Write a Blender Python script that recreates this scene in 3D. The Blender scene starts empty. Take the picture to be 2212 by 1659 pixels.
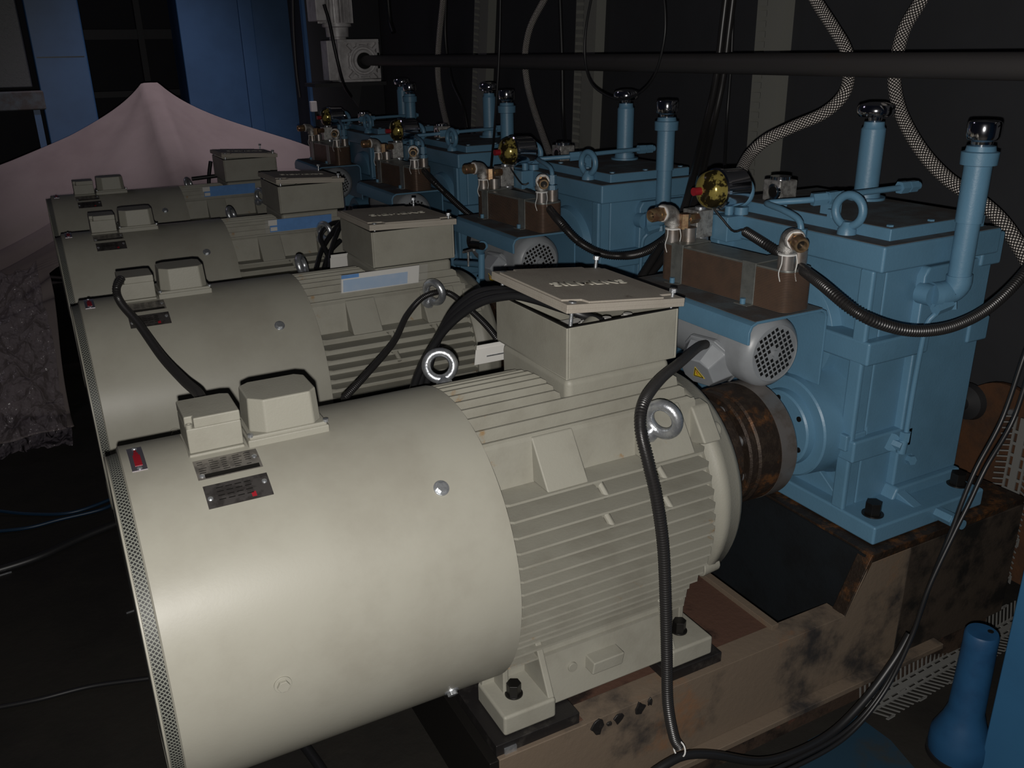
import bpy, bmesh, math, random
from mathutils import Vector, Matrix
R = math.radians
PI = math.pi
random.seed(7)
scn = bpy.context.scene
COL = scn.collection

# ---------------------------------------------------------------- camera
CAM_POS = Vector((-0.0307, -1.3964, 0.8858))
yaw, pitch, roll = R(27.7376), R(20.9868), R(-1.0664)
fw = Vector((math.sin(yaw)*math.cos(pitch), math.cos(yaw)*math.cos(pitch), -math.sin(pitch)))
rt = Vector((math.cos(yaw), -math.sin(yaw), 0))
up = rt.cross(fw)
rt2 = math.cos(roll)*rt + math.sin(roll)*up
up2 = -math.sin(roll)*rt + math.cos(roll)*up
cd = bpy.data.cameras.new('camera')
cam = bpy.data.objects.new('camera', cd)
COL.objects.link(cam)
m = Matrix((rt2, up2, -fw)).transposed().to_4x4()
m.translation = CAM_POS
cam.matrix_world = m
cd.sensor_width = 36
cd.lens = 1886.77/2212*36
cd.clip_start = 0.02
scn.camera = cam

# ---------------------------------------------------------------- world, flash, hall lamp, fill spot, exposure
w = bpy.data.worlds.new('world'); scn.world = w; w.use_nodes = True
bg = w.node_tree.nodes['Background']
bg.inputs[0].default_value = (0.55, 0.62, 1.0, 1); bg.inputs[1].default_value = 0.005
def light(name, kind, loc, energy, color, size=0.01, target=None, **kw):
    d = bpy.data.lights.new(name, kind); d.energy = energy; d.color = color
    if kind == 'POINT': d.shadow_soft_size = size
    if kind == 'SPOT': d.shadow_soft_size = size
    if kind == 'AREA': d.size = size
    for k, v in kw.items(): setattr(d, k, v)
    o = bpy.data.objects.new(name, d); COL.objects.link(o); o.location = loc
    if target is not None:
        o.rotation_euler = (Vector(target)-Vector(loc)).to_track_quat('-Z', 'Y').to_euler()
    return o
# the phone's own flash, a few centimetres under the lens
light('phone_flash', 'POINT', CAM_POS + up2*-0.030 + rt2*-0.006, 104.0, (1.0, 0.965, 0.92), 0.006)
# hall lamp above the far end; the spot is added to brighten the cloth
light('hall_lamp', 'AREA', (-2.2, 5.2, 4.2), 6.0, (0.90, 0.80, 1.0), 1.2, (0.7, 4.6, 0))
light('cloth_fill_spot', 'SPOT', (1.35, 4.25, 3.1), 150.0, (1.0, 0.87, 0.98), 0.12, (0.80, 4.95, 0.3), spot_size=R(56), spot_blend=0.8)
scn.view_settings.view_transform = 'Standard'
scn.view_settings.look = 'None'
scn.view_settings.gamma = 1
scn.view_settings.use_curve_mapping = False
scn.view_settings.exposure = 0.0

S = 1.0626          # row pitch along the hall
FZ = -0.62          # hall floor (motor shaft height is z = 0)
BED = -0.335        # top of the machine bed

# ---------------------------------------------------------------- materials
def srgb(r, g, b):
    f = lambda c: (c/255/12.92) if c/255 <= 0.04045 else ((c/255+0.055)/1.055)**2.4
    return (f(r), f(g), f(b), 1)
def mat(name, col, rough=0.5, metal=0.0, spec=0.5, col2=None, nscale=8.0, nlo=0.45, nhi=0.7, bump=0.0, bscale=60.0,
        col3=None, n3=25.0, lo3=0.6, hi3=0.72, rough2=None, sheen=0, coat=0):
    m = bpy.data.materials.new(name); m.use_nodes = True
    nt = m.node_tree; b = nt.nodes['Principled BSDF']
    b.inputs['Roughness'].default_value = rough
    b.inputs['Metallic'].default_value = metal
    b.inputs['Specular IOR Level'].default_value = spec
    if coat: b.inputs['Coat Weight'].default_value = coat
    if len(col) == 3: col = (*col, 1)
    b.inputs['Base Color'].default_value = col
    tc = nt.nodes.new('ShaderNodeTexCoord')
    out = None
    def noise(scale, lo, hi, detail=6):
        n = nt.nodes.new('ShaderNodeTexNoise'); n.inputs['Scale'].default_value = scale; n.inputs['Detail'].default_value = detail
        n.inputs['Roughness'].default_value = 0.62
        nt.links.new(tc.outputs['Object'], n.inputs['Vector'])
        r = nt.nodes.new('ShaderNodeMapRange'); r.inputs['From Min'].default_value = lo; r.inputs['From Max'].default_value = hi
        r.interpolation_type = 'SMOOTHSTEP'
        nt.links.new(n.outputs['Fac'], r.inputs['Value']); return n, r
    if col2 is not None:
        n, r = noise(nscale, nlo, nhi)
        mx = nt.nodes.new('ShaderNodeMix'); mx.data_type = 'RGBA'
        mx.inputs['A'].default_value = col; mx.inputs['B'].default_value = col2 if len(col2) == 4 else (*col2, 1)
        nt.links.new(r.outputs['Result'], mx.inputs['Factor']); out = mx.outputs['Result']
        if rough2 is not None:
            rr = nt.nodes.new('ShaderNodeMapRange'); rr.inputs['To Min'].default_value = rough; rr.inputs['To Max'].default_value = rough2
            nt.links.new(r.outputs['Result'], rr.inputs['Value']); nt.links.new(rr.outputs['Result'], b.inputs['Roughness'])
    if col3 is not None:
        n, r = noise(n3, lo3, hi3, 8)
        mx = nt.nodes.new('ShaderNodeMix'); mx.data_type = 'RGBA'
        if out: nt.links.new(out, mx.inputs['A'])
        else: mx.inputs['A'].default_value = col
        mx.inputs['B'].default_value = col3 if len(col3) == 4 else (*col3, 1)
        nt.links.new(r.outputs['Result'], mx.inputs['Factor']); out = mx.outputs['Result']
    if out: nt.links.new(out, b.inputs['Base Color'])
    if bump:
        n, r = noise(bscale, 0.3, 0.7)
        bp = nt.nodes.new('ShaderNodeBump'); bp.inputs['Strength'].default_value = bump; bp.inputs['Distance'].default_value = 0.004
        nt.links.new(n.outputs['Fac'], bp.inputs['Height']); nt.links.new(bp.outputs['Normal'], b.inputs['Normal'])
    return m
M = {}
M['grey'] = mat('grey_enamel', srgb(146, 144, 133), 0.50, 0, 0.45, srgb(132, 129, 118), 5, .42, .75, 0.12, 240, srgb(108, 96, 80), 9.0, .69, .78)
M['cowl'] = mat('grey_sheet_enamel', srgb(154, 152, 141), 0.42, 0, 0.28, srgb(144, 141, 130), 4, .4, .7, 0.03, 180, srgb(118, 106, 90), 4.0, .66, .80)
M['greycast'] = mat('grey_cast_enamel', srgb(148, 146, 135), 0.55, 0, 0.4, srgb(134, 131, 120), 6, .42, .72, 0.10, 160, srgb(140, 104, 52), 7, .645, .72)
M['lid'] = mat('grey_textured_lid_enamel', srgb(162, 155, 144), 0.6, 0, 0.4, srgb(148, 139, 128), 6, .4, .7, 0.2, 300, srgb(95, 85, 76), 8, .66, .76)
M['blue'] = mat('pastel_blue_enamel', srgb(92, 132, 158), 0.42, 0, 0.5, srgb(86, 124, 148), 5, .4, .7, 0.12, 150)
M['bluetop'] = mat('dusty_blue_enamel', srgb(92, 100, 104), 0.7, 0, 0.3, srgb(82, 78, 76), 12, .35, .6, 0.2, 150)
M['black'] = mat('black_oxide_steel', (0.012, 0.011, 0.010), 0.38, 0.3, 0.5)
M['blackrubber'] = mat('black_cable_rubber', (0.012, 0.012, 0.013), 0.42, 0, 0.5)
M['conduit'] = mat('corrugated_black_conduit', (0.016, 0.015, 0.015), 0.36, 0, 0.5)
M['zinc'] = mat('zinc_plated_steel', (0.56, 0.58, 0.60), 0.30, 0.8, 0.5, (0.42, 0.44, 0.47), 60, .4, .6, 0.2, 200)
M['chrome'] = mat('polished_chrome', (0.82, 0.82, 0.86), 0.11, 1.0)
M['steel'] = mat('machined_steel', (0.36, 0.33, 0.31), 0.36, 0.75, 0.5, (0.22, 0.17, 0.13), 14, .45, .7)
M['rusty'] = mat('dark_rusted_steel', (0.035, 0.024, 0.018), 0.5, 0.5, 0.5, (0.20, 0.085, 0.03), 14, .50, .68, 0.5, 120, (0.05, 0.035, 0.025), 40, .5, .6)
M['iron'] = mat('malleable_iron_fitting', (0.42, 0.41, 0.39), 0.42, 0.6, 0.5, (0.22, 0.21, 0.20), 60, .4, .65, 0.4, 300)
M['brass'] = mat('yellow_passivated_brass', (0.46, 0.32, 0.18), 0.32, 0.8, 0.5, (0.30, 0.16, 0.10), 50, .4, .6)
M['ptfe'] = mat('white_thread_tape', (0.72, 0.72, 0.70), 0.6)
M['copper'] = mat('copper_brazed_plates', srgb(120, 98, 84), 0.32, 0.4, 0.5, srgb(106, 90, 80), 20, .4, .7)
M['straps'] = mat('galvanised_strap', (0.30, 0.31, 0.29), 0.45, 0.7, 0.5, (0.2, 0.21, 0.2), 25, .4, .7)
M['pumpgrey'] = mat('pale_grey_pump_enamel', srgb(140, 144, 148), 0.38, 0, 0.5, srgb(128, 131, 134), 8, .4, .7)
M['white'] = mat('white_paper', (0.62, 0.61, 0.58), 0.7)
M['paperblue'] = mat('blue_printed_paper', srgb(56, 128, 196), 0.4, 0, 0.5, srgb(64, 136, 206), 30, .4, .6, coat=0.5)
M['red'] = mat('red_enamel', (0.27, 0.012, 0.02), 0.4)
M['yellow'] = mat('yellow_warning_label', (0.75, 0.55, 0.03), 0.5)
M['purplewhite'] = mat('pale_aluminium_casting', (0.60, 0.58, 0.58), 0.45, 0.1, 0.5, (0.42, 0.40, 0.40), 16, .4, .7)
M['floor'] = mat('dark_oily_concrete', (0.020, 0.018, 0.015), 0.75, 0, 0.25, (0.012, 0.011, 0.010), 2.5, .35, .7, 0.5, 30, (0.026, 0.022, 0.018), 7, .62, .8)
M['patch'] = mat('worn_blue_floor_paint', srgb(32, 56, 72), 0.6, 0, 0.3, (0.03, 0.035, 0.035), 6, .5, .7)
M['bluebol'] = mat('worn_dark_blue_enamel', srgb(32, 74, 110), 0.5, 0, 0.4, srgb(28, 64, 98), 12, .4, .7)
M['wall'] = mat('dark_navy_panel', (0.034, 0.035, 0.039), 0.75, 0, 0.25, (0.028, 0.029, 0.032), 1.5, .4, .7)
M['darksteel'] = mat('dark_steel', (0.022, 0.022, 0.024), 0.55, 0.1)
M['gold2'] = M['darksteel']
M['bluecol'] = mat('deep_blue_enamel', srgb(54, 90, 128), 0.45, 0, 0.5, srgb(48, 82, 118), 3, .4, .7)
M['bluepost'] = mat('bright_blue_enamel', srgb(50, 96, 132), 0.45, 0, 0.4, srgb(46, 88, 122), 3, .4, .7)
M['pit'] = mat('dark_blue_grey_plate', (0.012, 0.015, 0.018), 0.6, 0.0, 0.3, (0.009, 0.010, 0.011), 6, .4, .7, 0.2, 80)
M['bed'] = mat('rusted_scorched_bed_steel', (0.155, 0.118, 0.086), 0.58, 0.0, 0.35, (0.030, 0.028, 0.028), 4.0, .52, .68, 0.25, 60, (0.20, 0.105, 0.055), 5, .60, .74)
M['bedark'] = mat('black_brown_scaled_steel', (0.050, 0.038, 0.029), 0.65, 0, 0.3, (0.012, 0.011, 0.010), 6, .45, .6, 0.3, 60)
M['plinth'] = mat('rust_stained_grout', (0.055, 0.036, 0.026), 0.8, 0, 0.2, (0.016, 0.012, 0.010), 14, .45, .62, 0.6, 40, (0.10, 0.045, 0.03), 18, .6, .7)
M['bedtop'] = mat('brown_primer_bed_steel', (0.090, 0.048, 0.034), 0.6, 0, 0.3, (0.020, 0.014, 0.012), 9, .5, .66, 0.4, 80)
M['shim'] = mat('scorched_shim_plate', (0.022, 0.020, 0.020), 0.42, 0.4, 0.5, (0.06, 0.055, 0.05), 22, .5, .7)
M['oranger'] = mat('orange_rusted_plate', (0.085, 0.038, 0.018), 0.7, 0, 0.3, (0.05, 0.028, 0.018), 8, .4, .65, 0.3, 80)
M['duct'] = mat('grey_slotted_plastic', (0.20, 0.20, 0.18), 0.5, 0, 0.4)
M['ductclear'] = mat('dusty_pale_plastic', (0.17, 0.17, 0.162), 0.45, 0, 0.5)
M['cloth'] = mat('dusty_white_cloth', srgb(138, 128, 125), 0.9, 0, 0.1, srgb(126, 115, 113), 1.6, .4, .7, 0.12, 9)
M['film'] = None
M['gold'] = mat('gold_tinted_gauge_glass', (0.46, 0.37, 0.10), 0.16, 0.5, 0.6, (0.04, 0.03, 0.012), 16, .50, .54)
M['glaze'] = mat('dark_glossy_panel', (0.05, 0.055, 0.06), 0.42, 0.0, 0.6, bump=0.5, bscale=90)
M['plate'] = mat('dark_foil_nameplate', (0.085, 0.078, 0.075), 0.4, 0.5, 0.5, (0.05, 0.045, 0.043), 40, .45, .6)
M['plate2'] = mat('brushed_foil_nameplate', (0.22, 0.205, 0.185), 0.4, 0.5, 0.5, (0.13, 0.12, 0.11), 30, .45, .6)
M['foil'] = mat('bright_foil', (0.5, 0.46, 0.52), 0.3, 0.9)
M['bluehose'] = mat('blue_air_hose_plastic', (0.004, 0.022, 0.050), 0.45)

def node_film():
    m = bpy.data.materials.new('crumpled_clear_film'); m.use_nodes = True; nt = m.node_tree
    b = nt.nodes['Principled BSDF']
    b.inputs['Base Color'].default_value = (0.30, 0.26, 0.30, 1); b.inputs['Roughness'].default_value = 0.15
    b.inputs['Alpha'].default_value = 0.30
    tc = nt.nodes.new('ShaderNodeTexCoord'); v = nt.nodes.new('ShaderNodeTexVoronoi'); v.inputs['Scale'].default_value = 16
    nt.links.new(tc.outputs['Object'], v.inputs['Vector'])
    n = nt.nodes.new('ShaderNodeTexNoise'); n.inputs['Scale'].default_value = 22; nt.links.new(tc.outputs['Object'], n.inputs['Vector'])
    ad = nt.nodes.new('ShaderNodeMath'); ad.operation = 'ADD'
    nt.links.new(v.outputs['Distance'], ad.inputs[0]); nt.links.new(n.outputs['Fac'], ad.inputs[1])
    bp = nt.nodes.new('ShaderNodeBump'); bp.inputs['Strength'].default_value = 1.0; bp.inputs['Distance'].default_value = 0.05
    nt.links.new(ad.outputs[0], bp.inputs['Height']); nt.links.new(bp.outputs['Normal'], b.inputs['Normal'])
    return m
M['film'] = node_film()
def node_bag():
    m = bpy.data.materials.new('clear_plastic_bag'); m.use_nodes = True
    b = m.node_tree.nodes['Principled BSDF']
    b.inputs['Base Color'].default_value = (0.8, 0.8, 0.8, 1); b.inputs['Roughness'].default_value = 0.08; b.inputs['Alpha'].default_value = 0.06
    return m
M['bag'] = node_bag()

def node_uvgrid(name, base, hole, nu, nv, thr, rough=0.4, metal=0.0, hexed=False):
    """grid of openings driven by the UV map of the part"""
    m = bpy.data.materials.new(name); m.use_nodes = True; nt = m.node_tree; b = nt.nodes['Principled BSDF']
    b.inputs['Roughness'].default_value = rough; b.inputs['Metallic'].default_value = metal
    uv = nt.nodes.new('ShaderNodeUVMap'); sp = nt.nodes.new('ShaderNodeSeparateXYZ'); nt.links.new(uv.outputs[0], sp.inputs[0])
    def math_(op, a, bb=None):
        n = nt.nodes.new('ShaderNodeMath'); n.operation = op
        for i, x in enumerate((a, bb)):
            if x is None: continue
            if isinstance(x, (int, float)): n.inputs[i].default_value = x
            else: nt.links.new(x, n.inputs[i])
        return n.outputs[0]
    u = math_('MULTIPLY', sp.outputs[0], nu); v = math_('MULTIPLY', sp.outputs[1], nv)
    if hexed:   # diagonal mesh
        u2 = math_('ADD', u, v); v2 = math_('SUBTRACT', u, v); u, v = u2, v2
    du = math_('ABSOLUTE', math_('SUBTRACT', math_('FRACT', u), 0.5)); dv = math_('ABSOLUTE', math_('SUBTRACT', math_('FRACT', v), 0.5))
    inside = math_('LESS_THAN', math_('MAXIMUM', du, dv), thr)
    mx = nt.nodes.new('ShaderNodeMix'); mx.data_type = 'RGBA'
    mx.inputs['A'].default_value = (*base, 1) if len(base) == 3 else base; mx.inputs['B'].default_value = (*hole, 1)
    nt.links.new(inside, mx.inputs['Factor']); nt.links.new(mx.outputs['Result'], b.inputs['Base Color'])
    bp = nt.nodes.new('ShaderNodeBump'); bp.inputs['Strength'].default_value = 0.6; bp.inputs['Distance'].default_value = 0.002; bp.invert = True
    nt.links.new(inside, bp.inputs['Height']); nt.links.new(bp.outputs['Normal'], b.inputs['Normal'])
    return m
M['mesh'] = node_uvgrid('expanded_metal_mesh', srgb(120, 122, 114), (0.012, 0.012, 0.012), 84, 84, 0.34, 0.5, 0, True)
def node_braid():
    m = bpy.data.materials.new('braided_steel_hose'); m.use_nodes = True; nt = m.node_tree; b = nt.nodes['Principled BSDF']
    b.inputs['Roughness'].default_value = 0.38; b.inputs['Metallic'].default_value = 0.45
    uv = nt.nodes.new('ShaderNodeUVMap'); sp = nt.nodes.new('ShaderNodeSeparateXYZ'); nt.links.new(uv.outputs[0], sp.inputs[0])
    def math_(op, a, bb=None):
        n = nt.nodes.new('ShaderNodeMath'); n.operation = op
        for i, x in enumerate((a, bb)):
            if x is None: continue
            if isinstance(x, (int, float)): n.inputs[i].default_value = x
            else: nt.links.new(x, n.inputs[i])
        return n.outputs[0]
    u = math_('MULTIPLY', sp.outputs[0], 10); v = math_('MULTIPLY', sp.outputs[1], 105)
    a = math_('SINE', math_('MULTIPLY', math_('ADD', u, v), PI)); c = math_('SINE', math_('MULTIPLY', math_('SUBTRACT', u, v), PI))
    h = math_('MULTIPLY', math_('ABSOLUTE', a), math_('ABSOLUTE', c))
    r = nt.nodes.new('ShaderNodeMapRange'); r.inputs['From Min'].default_value = 0.25; r.inputs['From Max'].default_value = 0.6
    nt.links.new(h, r.inputs['Value'])
    mx = nt.nodes.new('ShaderNodeMix'); mx.data_type = 'RGBA'
    mx.inputs['A'].default_value = (0.02, 0.017, 0.017, 1); mx.inputs['B'].default_value = (1.0, 0.93, 0.86, 1)
    nt.links.new(r.outputs['Result'], mx.inputs['Factor']); nt.links.new(mx.outputs['Result'], b.inputs['Base Color'])
    bp = nt.nodes.new('ShaderNodeBump'); bp.inputs['Strength'].default_value = 1.0; bp.inputs['Distance'].default_value = 0.003
    nt.links.new(h, bp.inputs['Height']); nt.links.new(bp.outputs['Normal'], b.inputs['Normal'])
    return m
M['braid'] = node_braid()

# ---------------------------------------------------------------- mesh builder
def frame_of(d):
    d = Vector(d).normalized()
    a = Vector((0, 0, 1)) if abs(d.z) < 0.9 else Vector((1, 0, 0))
    u = d.cross(a).normalized(); v = d.cross(u).normalized()
    return d, u, v
class MB:
    def __init__(s): s.v = []; s.f = []; s.uv = {}; s.X = None
    def add(s, vs, fs, uvs=None):
        o = len(s.v)
        s.v += [tuple(s.X @ Vector(p)) if s.X is not None else tuple(p) for p in vs]
        for i, f in enumerate(fs):
            if uvs: s.uv[len(s.f)] = uvs[i]
            s.f.append(tuple(o+j for j in f))
        return s
    def box(s, x0, x1, y0, y1, z0, z1):
        vs = [(x, y, z) for x in (x0, x1) for y in (y0, y1) for z in (z0, z1)]
        return s.add(vs, [(0, 1, 3, 2), (4, 6, 7, 5), (0, 4, 5, 1), (2, 3, 7, 6), (0, 2, 6, 4), (1, 5, 7, 3)])
    def obox(s, c, ex, ey, hx, hy, hz):
        """oriented box: centre, two axes, half sizes"""
        c = Vector(c); ex = Vector(ex).normalized(); ey = Vector(ey).normalized(); ez = ex.cross(ey).normalized()
        vs = [c+ex*a*hx+ey*b*hy+ez*d*hz for a in (-1, 1) for b in (-1, 1) for d in (-1, 1)]
        return s.add(vs, [(0, 1, 3, 2), (4, 6, 7, 5), (0, 4, 5, 1), (2, 3, 7, 6), (0, 2, 6, 4), (1, 5, 7, 3)])
    def prism(s, pts, axis, a, b):
        """pts 2-D polygon, extruded along axis from a to b. axis x: (y,z); y: (x,z); z: (x,y)"""
        def P(p, t): return {'x': (t, p[0], p[1]), 'y': (p[0], t, p[1]), 'z': (p[0], p[1], t)}[axis]
        n = len(pts)
        vs = [P(p, a) for p in pts]+[P(p, b) for p in pts]
        fs = [tuple(range(n)), tuple(reversed(range(n, 2*n)))]+[(i, i+n, (i+1) % n+n, (i+1) % n) for i in range(n)]
        return s.add(vs, fs)
    def lathe(s, prof, o=(0, 0, 0), d=(1, 0, 0), n=48, a0=0, a1=2*PI):
        """prof: list of (t along d, radius)"""
        d, u, v = frame_of(d); o = Vector(o)
        full = abs(a1-a0-2*PI) < 1e-6; m_ = n if full else n+1
        vs = []; fs = []
        for t, r in prof:
            for i in range(m_):
                a = a0+(a1-a0)*i/n
                vs.append(o+d*t+(u*math.cos(a)+v*math.sin(a))*max(r, 1e-5))
        for k in range(len(prof)-1):
            for i in range(n):
                j = (i+1) % m_
                fs.append((k*m_+i, k*m_+j, (k+1)*m_+j, (k+1)*m_+i))
        return s.add(vs, fs)
    def cyl(s, p0, p1, r0, r1=None, n=24):
        r1 = r0 if r1 is None else r1
        p0 = Vector(p0); p1 = Vector(p1); L = (p1-p0).length
        return s.lathe([(0, 0), (0, r0), (L, r1), (L, 0)], p0, p1-p0, n)
    def hexn(s, p0, p1, r): return s.cyl(p0, p1, r, n=6)
    def torus(s, c, axis, R_, r, n=32, k=12, a0=0, a1=2*PI):
        d, u, v = frame_of(axis); c = Vector(c); vs = []; fs = []
        full = abs(a1-a0-2*PI) < 1e-6; m_ = n if full else n+1
        for i in range(m_):
            a = a0+(a1-a0)*i/n; e = u*math.cos(a)+v*math.sin(a)
            for j in range(k):
                b = 2*PI*j/k; vs.append(c+e*(R_+r*math.cos(b))+d*r*math.sin(b))
        for i in range(n):
            i2 = (i+1) % m_
            for j in range(k): fs.append((i*k+j, i2*k+j, i2*k+(j+1) % k, i*k+(j+1) % k))
        return s.add(vs, fs)
    def tube(s, path, r, n=12, caps=True, uv=False):
        """r number or function(distance)->radius"""
        P = [Vector(p) for p in path]; N = len(P)
        T = [(P[min(i+1, N-1)]-P[max(i-1, 0)]).normalized() for i in range(N)]
        _, u, _ = frame_of(T[0]); vs = []; fs = []; uvs = []; dist = 0; ds = []
        for i in range(N):
            if i: dist += (P[i]-P[i-1]).length
            ds.append(dist)
            u = (u-T[i]*u.dot(T[i])).normalized(); v = T[i].cross(u)
            rr = r(dist) if callable(r) else r
            for j in range(n):
                a = 2*PI*j/n; vs.append(P[i]+(u*math.cos(a)+v*math.sin(a))*rr)
        for i in range(N-1):
            for j in range(n):
                j2 = (j+1) % n; fs.append((i*n+j, i*n+j2, (i+1)*n+j2, (i+1)*n+j))
                uvs.append(((j/n, ds[i]), ((j+1)/n, ds[i]), ((j+1)/n, ds[i+1]), (j/n, ds[i+1])))
        if caps:
            fs += [tuple(reversed(range(n))), tuple(range((N-1)*n, N*n))]
            uvs += [tuple((0, 0) for _ in range(n))]*2
        return s.add(vs, fs, uvs if uv else None)
    def build(s, name, m, parent=None, bevel=0, seg=2, sharp=35, origin=None):
        me = bpy.data.meshes.new(name)
        base = Vector((0, 0, 0))
        if parent is not None: base = Vector(parent['_b'])
        elif origin is not None: base = Vector(origin)
        me.from_pydata([tuple(Vector(p)-base) for p in s.v], [], s.f)
        if s.uv:
            ul = me.uv_layers.new(name='UVMap')
            for p in me.polygons:
                if p.index in s.uv:
                    for li, uvc in zip(p.loop_indices, s.uv[p.index]): ul.data[li].uv = uvc
        bm = bmesh.new(); bm.from_mesh(me)
        bmesh.ops.remove_doubles(bm, verts=bm.verts, dist=1e-6)
        bmesh.ops.recalc_face_normals(bm, faces=bm.faces); bm.to_mesh(me); bm.free()
        me.materials.append(M[m] if isinstance(m, str) else m)
        me.shade_smooth(); me.set_sharp_from_angle(angle=R(sharp))
        o = bpy.data.objects.new(name, me); COL.objects.link(o)
        o['_b'] = tuple(base)
        if parent is not None: o.parent = parent
        else: o.location = base
        if bevel:
            b = o.modifiers.new('bevel', 'BEVEL'); b.width = bevel; b.segments = seg; b.limit_method = 'ANGLE'; b.angle_limit = R(40)
            b.harden_normals = True
        return o
def part(parent, name, m, mb, bevel=0, label=None, **k):
    """a part; its children use the same world offsets"""
    o = mb.build(name, m, parent, bevel, **k)
    if label: o['label'] = label
    return o
def thing(name, label, cat, base, group=None):
    o = bpy.data.objects.new(name, None); COL.objects.link(o); o.location = base; o['_b'] = tuple(base)
    o.empty_display_size = 0.05
    tag(o, label, cat, group); return o
def tag(o, label=None, cat=None, group=None, kind=None):
    if label: o['label'] = label
    if cat: o['category'] = cat
    if group: o['group'] = group
    if kind: o['kind'] = kind
    return o
def dup(root, dy, label, parent=None):
    c = root.copy(); COL.objects.link(c)
    if parent is None:
        c.location = root.location + Vector((0, dy, 0)); c['label'] = label
    else: c.parent = parent
    for ch in root.children: dup(ch, 0, None, c)
    return c
def catmull(pts, step=0.01):
    P = [Vector(p) for p in pts]; P = [P[0]*2-P[1]]+P+[P[-1]*2-P[-2]]; out = []
    for i in range(1, len(P)-2):
        p0, p1, p2, p3 = P[i-1:i+3]; n = max(2, int((p2-p1).length/step))
        for k in range(n):
            t = k/n
            out.append(0.5*((2*p1)+(p2-p0)*t+(2*p0-5*p1+4*p2-p3)*t*t+(3*p1-p0-3*p2+p3)*t**3))
    out.append(P[-2]); return out
def cable(name, pts, r, m, label, cat, group=None, corr=0, n=12, step=0.012):
    mb = MB()
    if corr:
        path = catmull(pts, corr/4.0)
        # resample evenly so the ridges are regular
        L = [0]
        for a, b in zip(path, path[1:]): L.append(L[-1]+(b-a).length)
        q = corr/4.0; out = []; k = 0; t = 0
        while t < L[-1]:
            while L[k+1] < t: k += 1
            f = (t-L[k])/max(1e-9, L[k+1]-L[k]); out.append(path[k].lerp(path[k+1], f)); t += q
        i = [0]
        def rr(d): i[0] += 1; return r if (i[0]//2) % 2 else r*0.86
        mb.tube(out, rr, n)
    else: mb.tube(catmull(pts, step), r, n, uv=(m == 'braid'))
    o = mb.build(name, m, origin=pts[0]); return tag(o, label, cat, group)
ORD = ['nearest', 'second', 'third', 'farthest']

# ================================================================= SETTING
mb = MB().box(-4, 5, -3, 9, FZ-0.2, FZ); o = mb.build('floor', 'floor'); o['kind'] = 'structure'
mb = MB().box(2.36, 2.44, -1.4, 6.9, FZ, 3.2)
o = mb.build('wall_right', 'wall'); o['kind'] = 'structure'
mb = MB().box(-4, 5, 8.6, 8.8, FZ, 3.6); o = mb.build('wall_back', 'wall'); o['kind'] = 'structure'

# ================================================================= ELECTRIC MOTOR (nearest row; the rest are copies)
def oncyl(x, deg, r=0.29): return Vector((x, r*math.cos(R(deg)), r*math.sin(R(deg))))
def eyebolt(parent, p, d, ringn, m='zinc', R_=0.026, r=0.0085, name='lifting_eye'):
    p = Vector(p); d = Vector(d).normalized(); ringn = Vector(ringn); ringn = (ringn-d*ringn.dot(d)).normalized()
    mb = MB().lathe([(-.004, 0), (-.004, R_*.62), (R_*.3, R_*.60), (R_*.55, R_*.42), (R_*.8, R_*.3), (R_*.8, 0)], p, d, 20)
    mb.torus(p+d*(R_*1.35+r*.6), ringn, R_, r, 32, 12)
    return part(parent, name, m, mb)
def hexbolt(parent, name, p, d, r, h, m, washer=None, wm=None):
    p = Vector(p); d = Vector(d).normalized(); mb = MB()
    if washer: mb.cyl(p-d*.001, p+d*.003, washer, n=28)
    mb.hexn(p+d*(.002 if washer else -.001), p+d*h, r)
    return part(parent, name, m, mb, 0.0008)
M['letters'] = mat('pale_lettering', srgb(172, 168, 156), 0.5)
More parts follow.
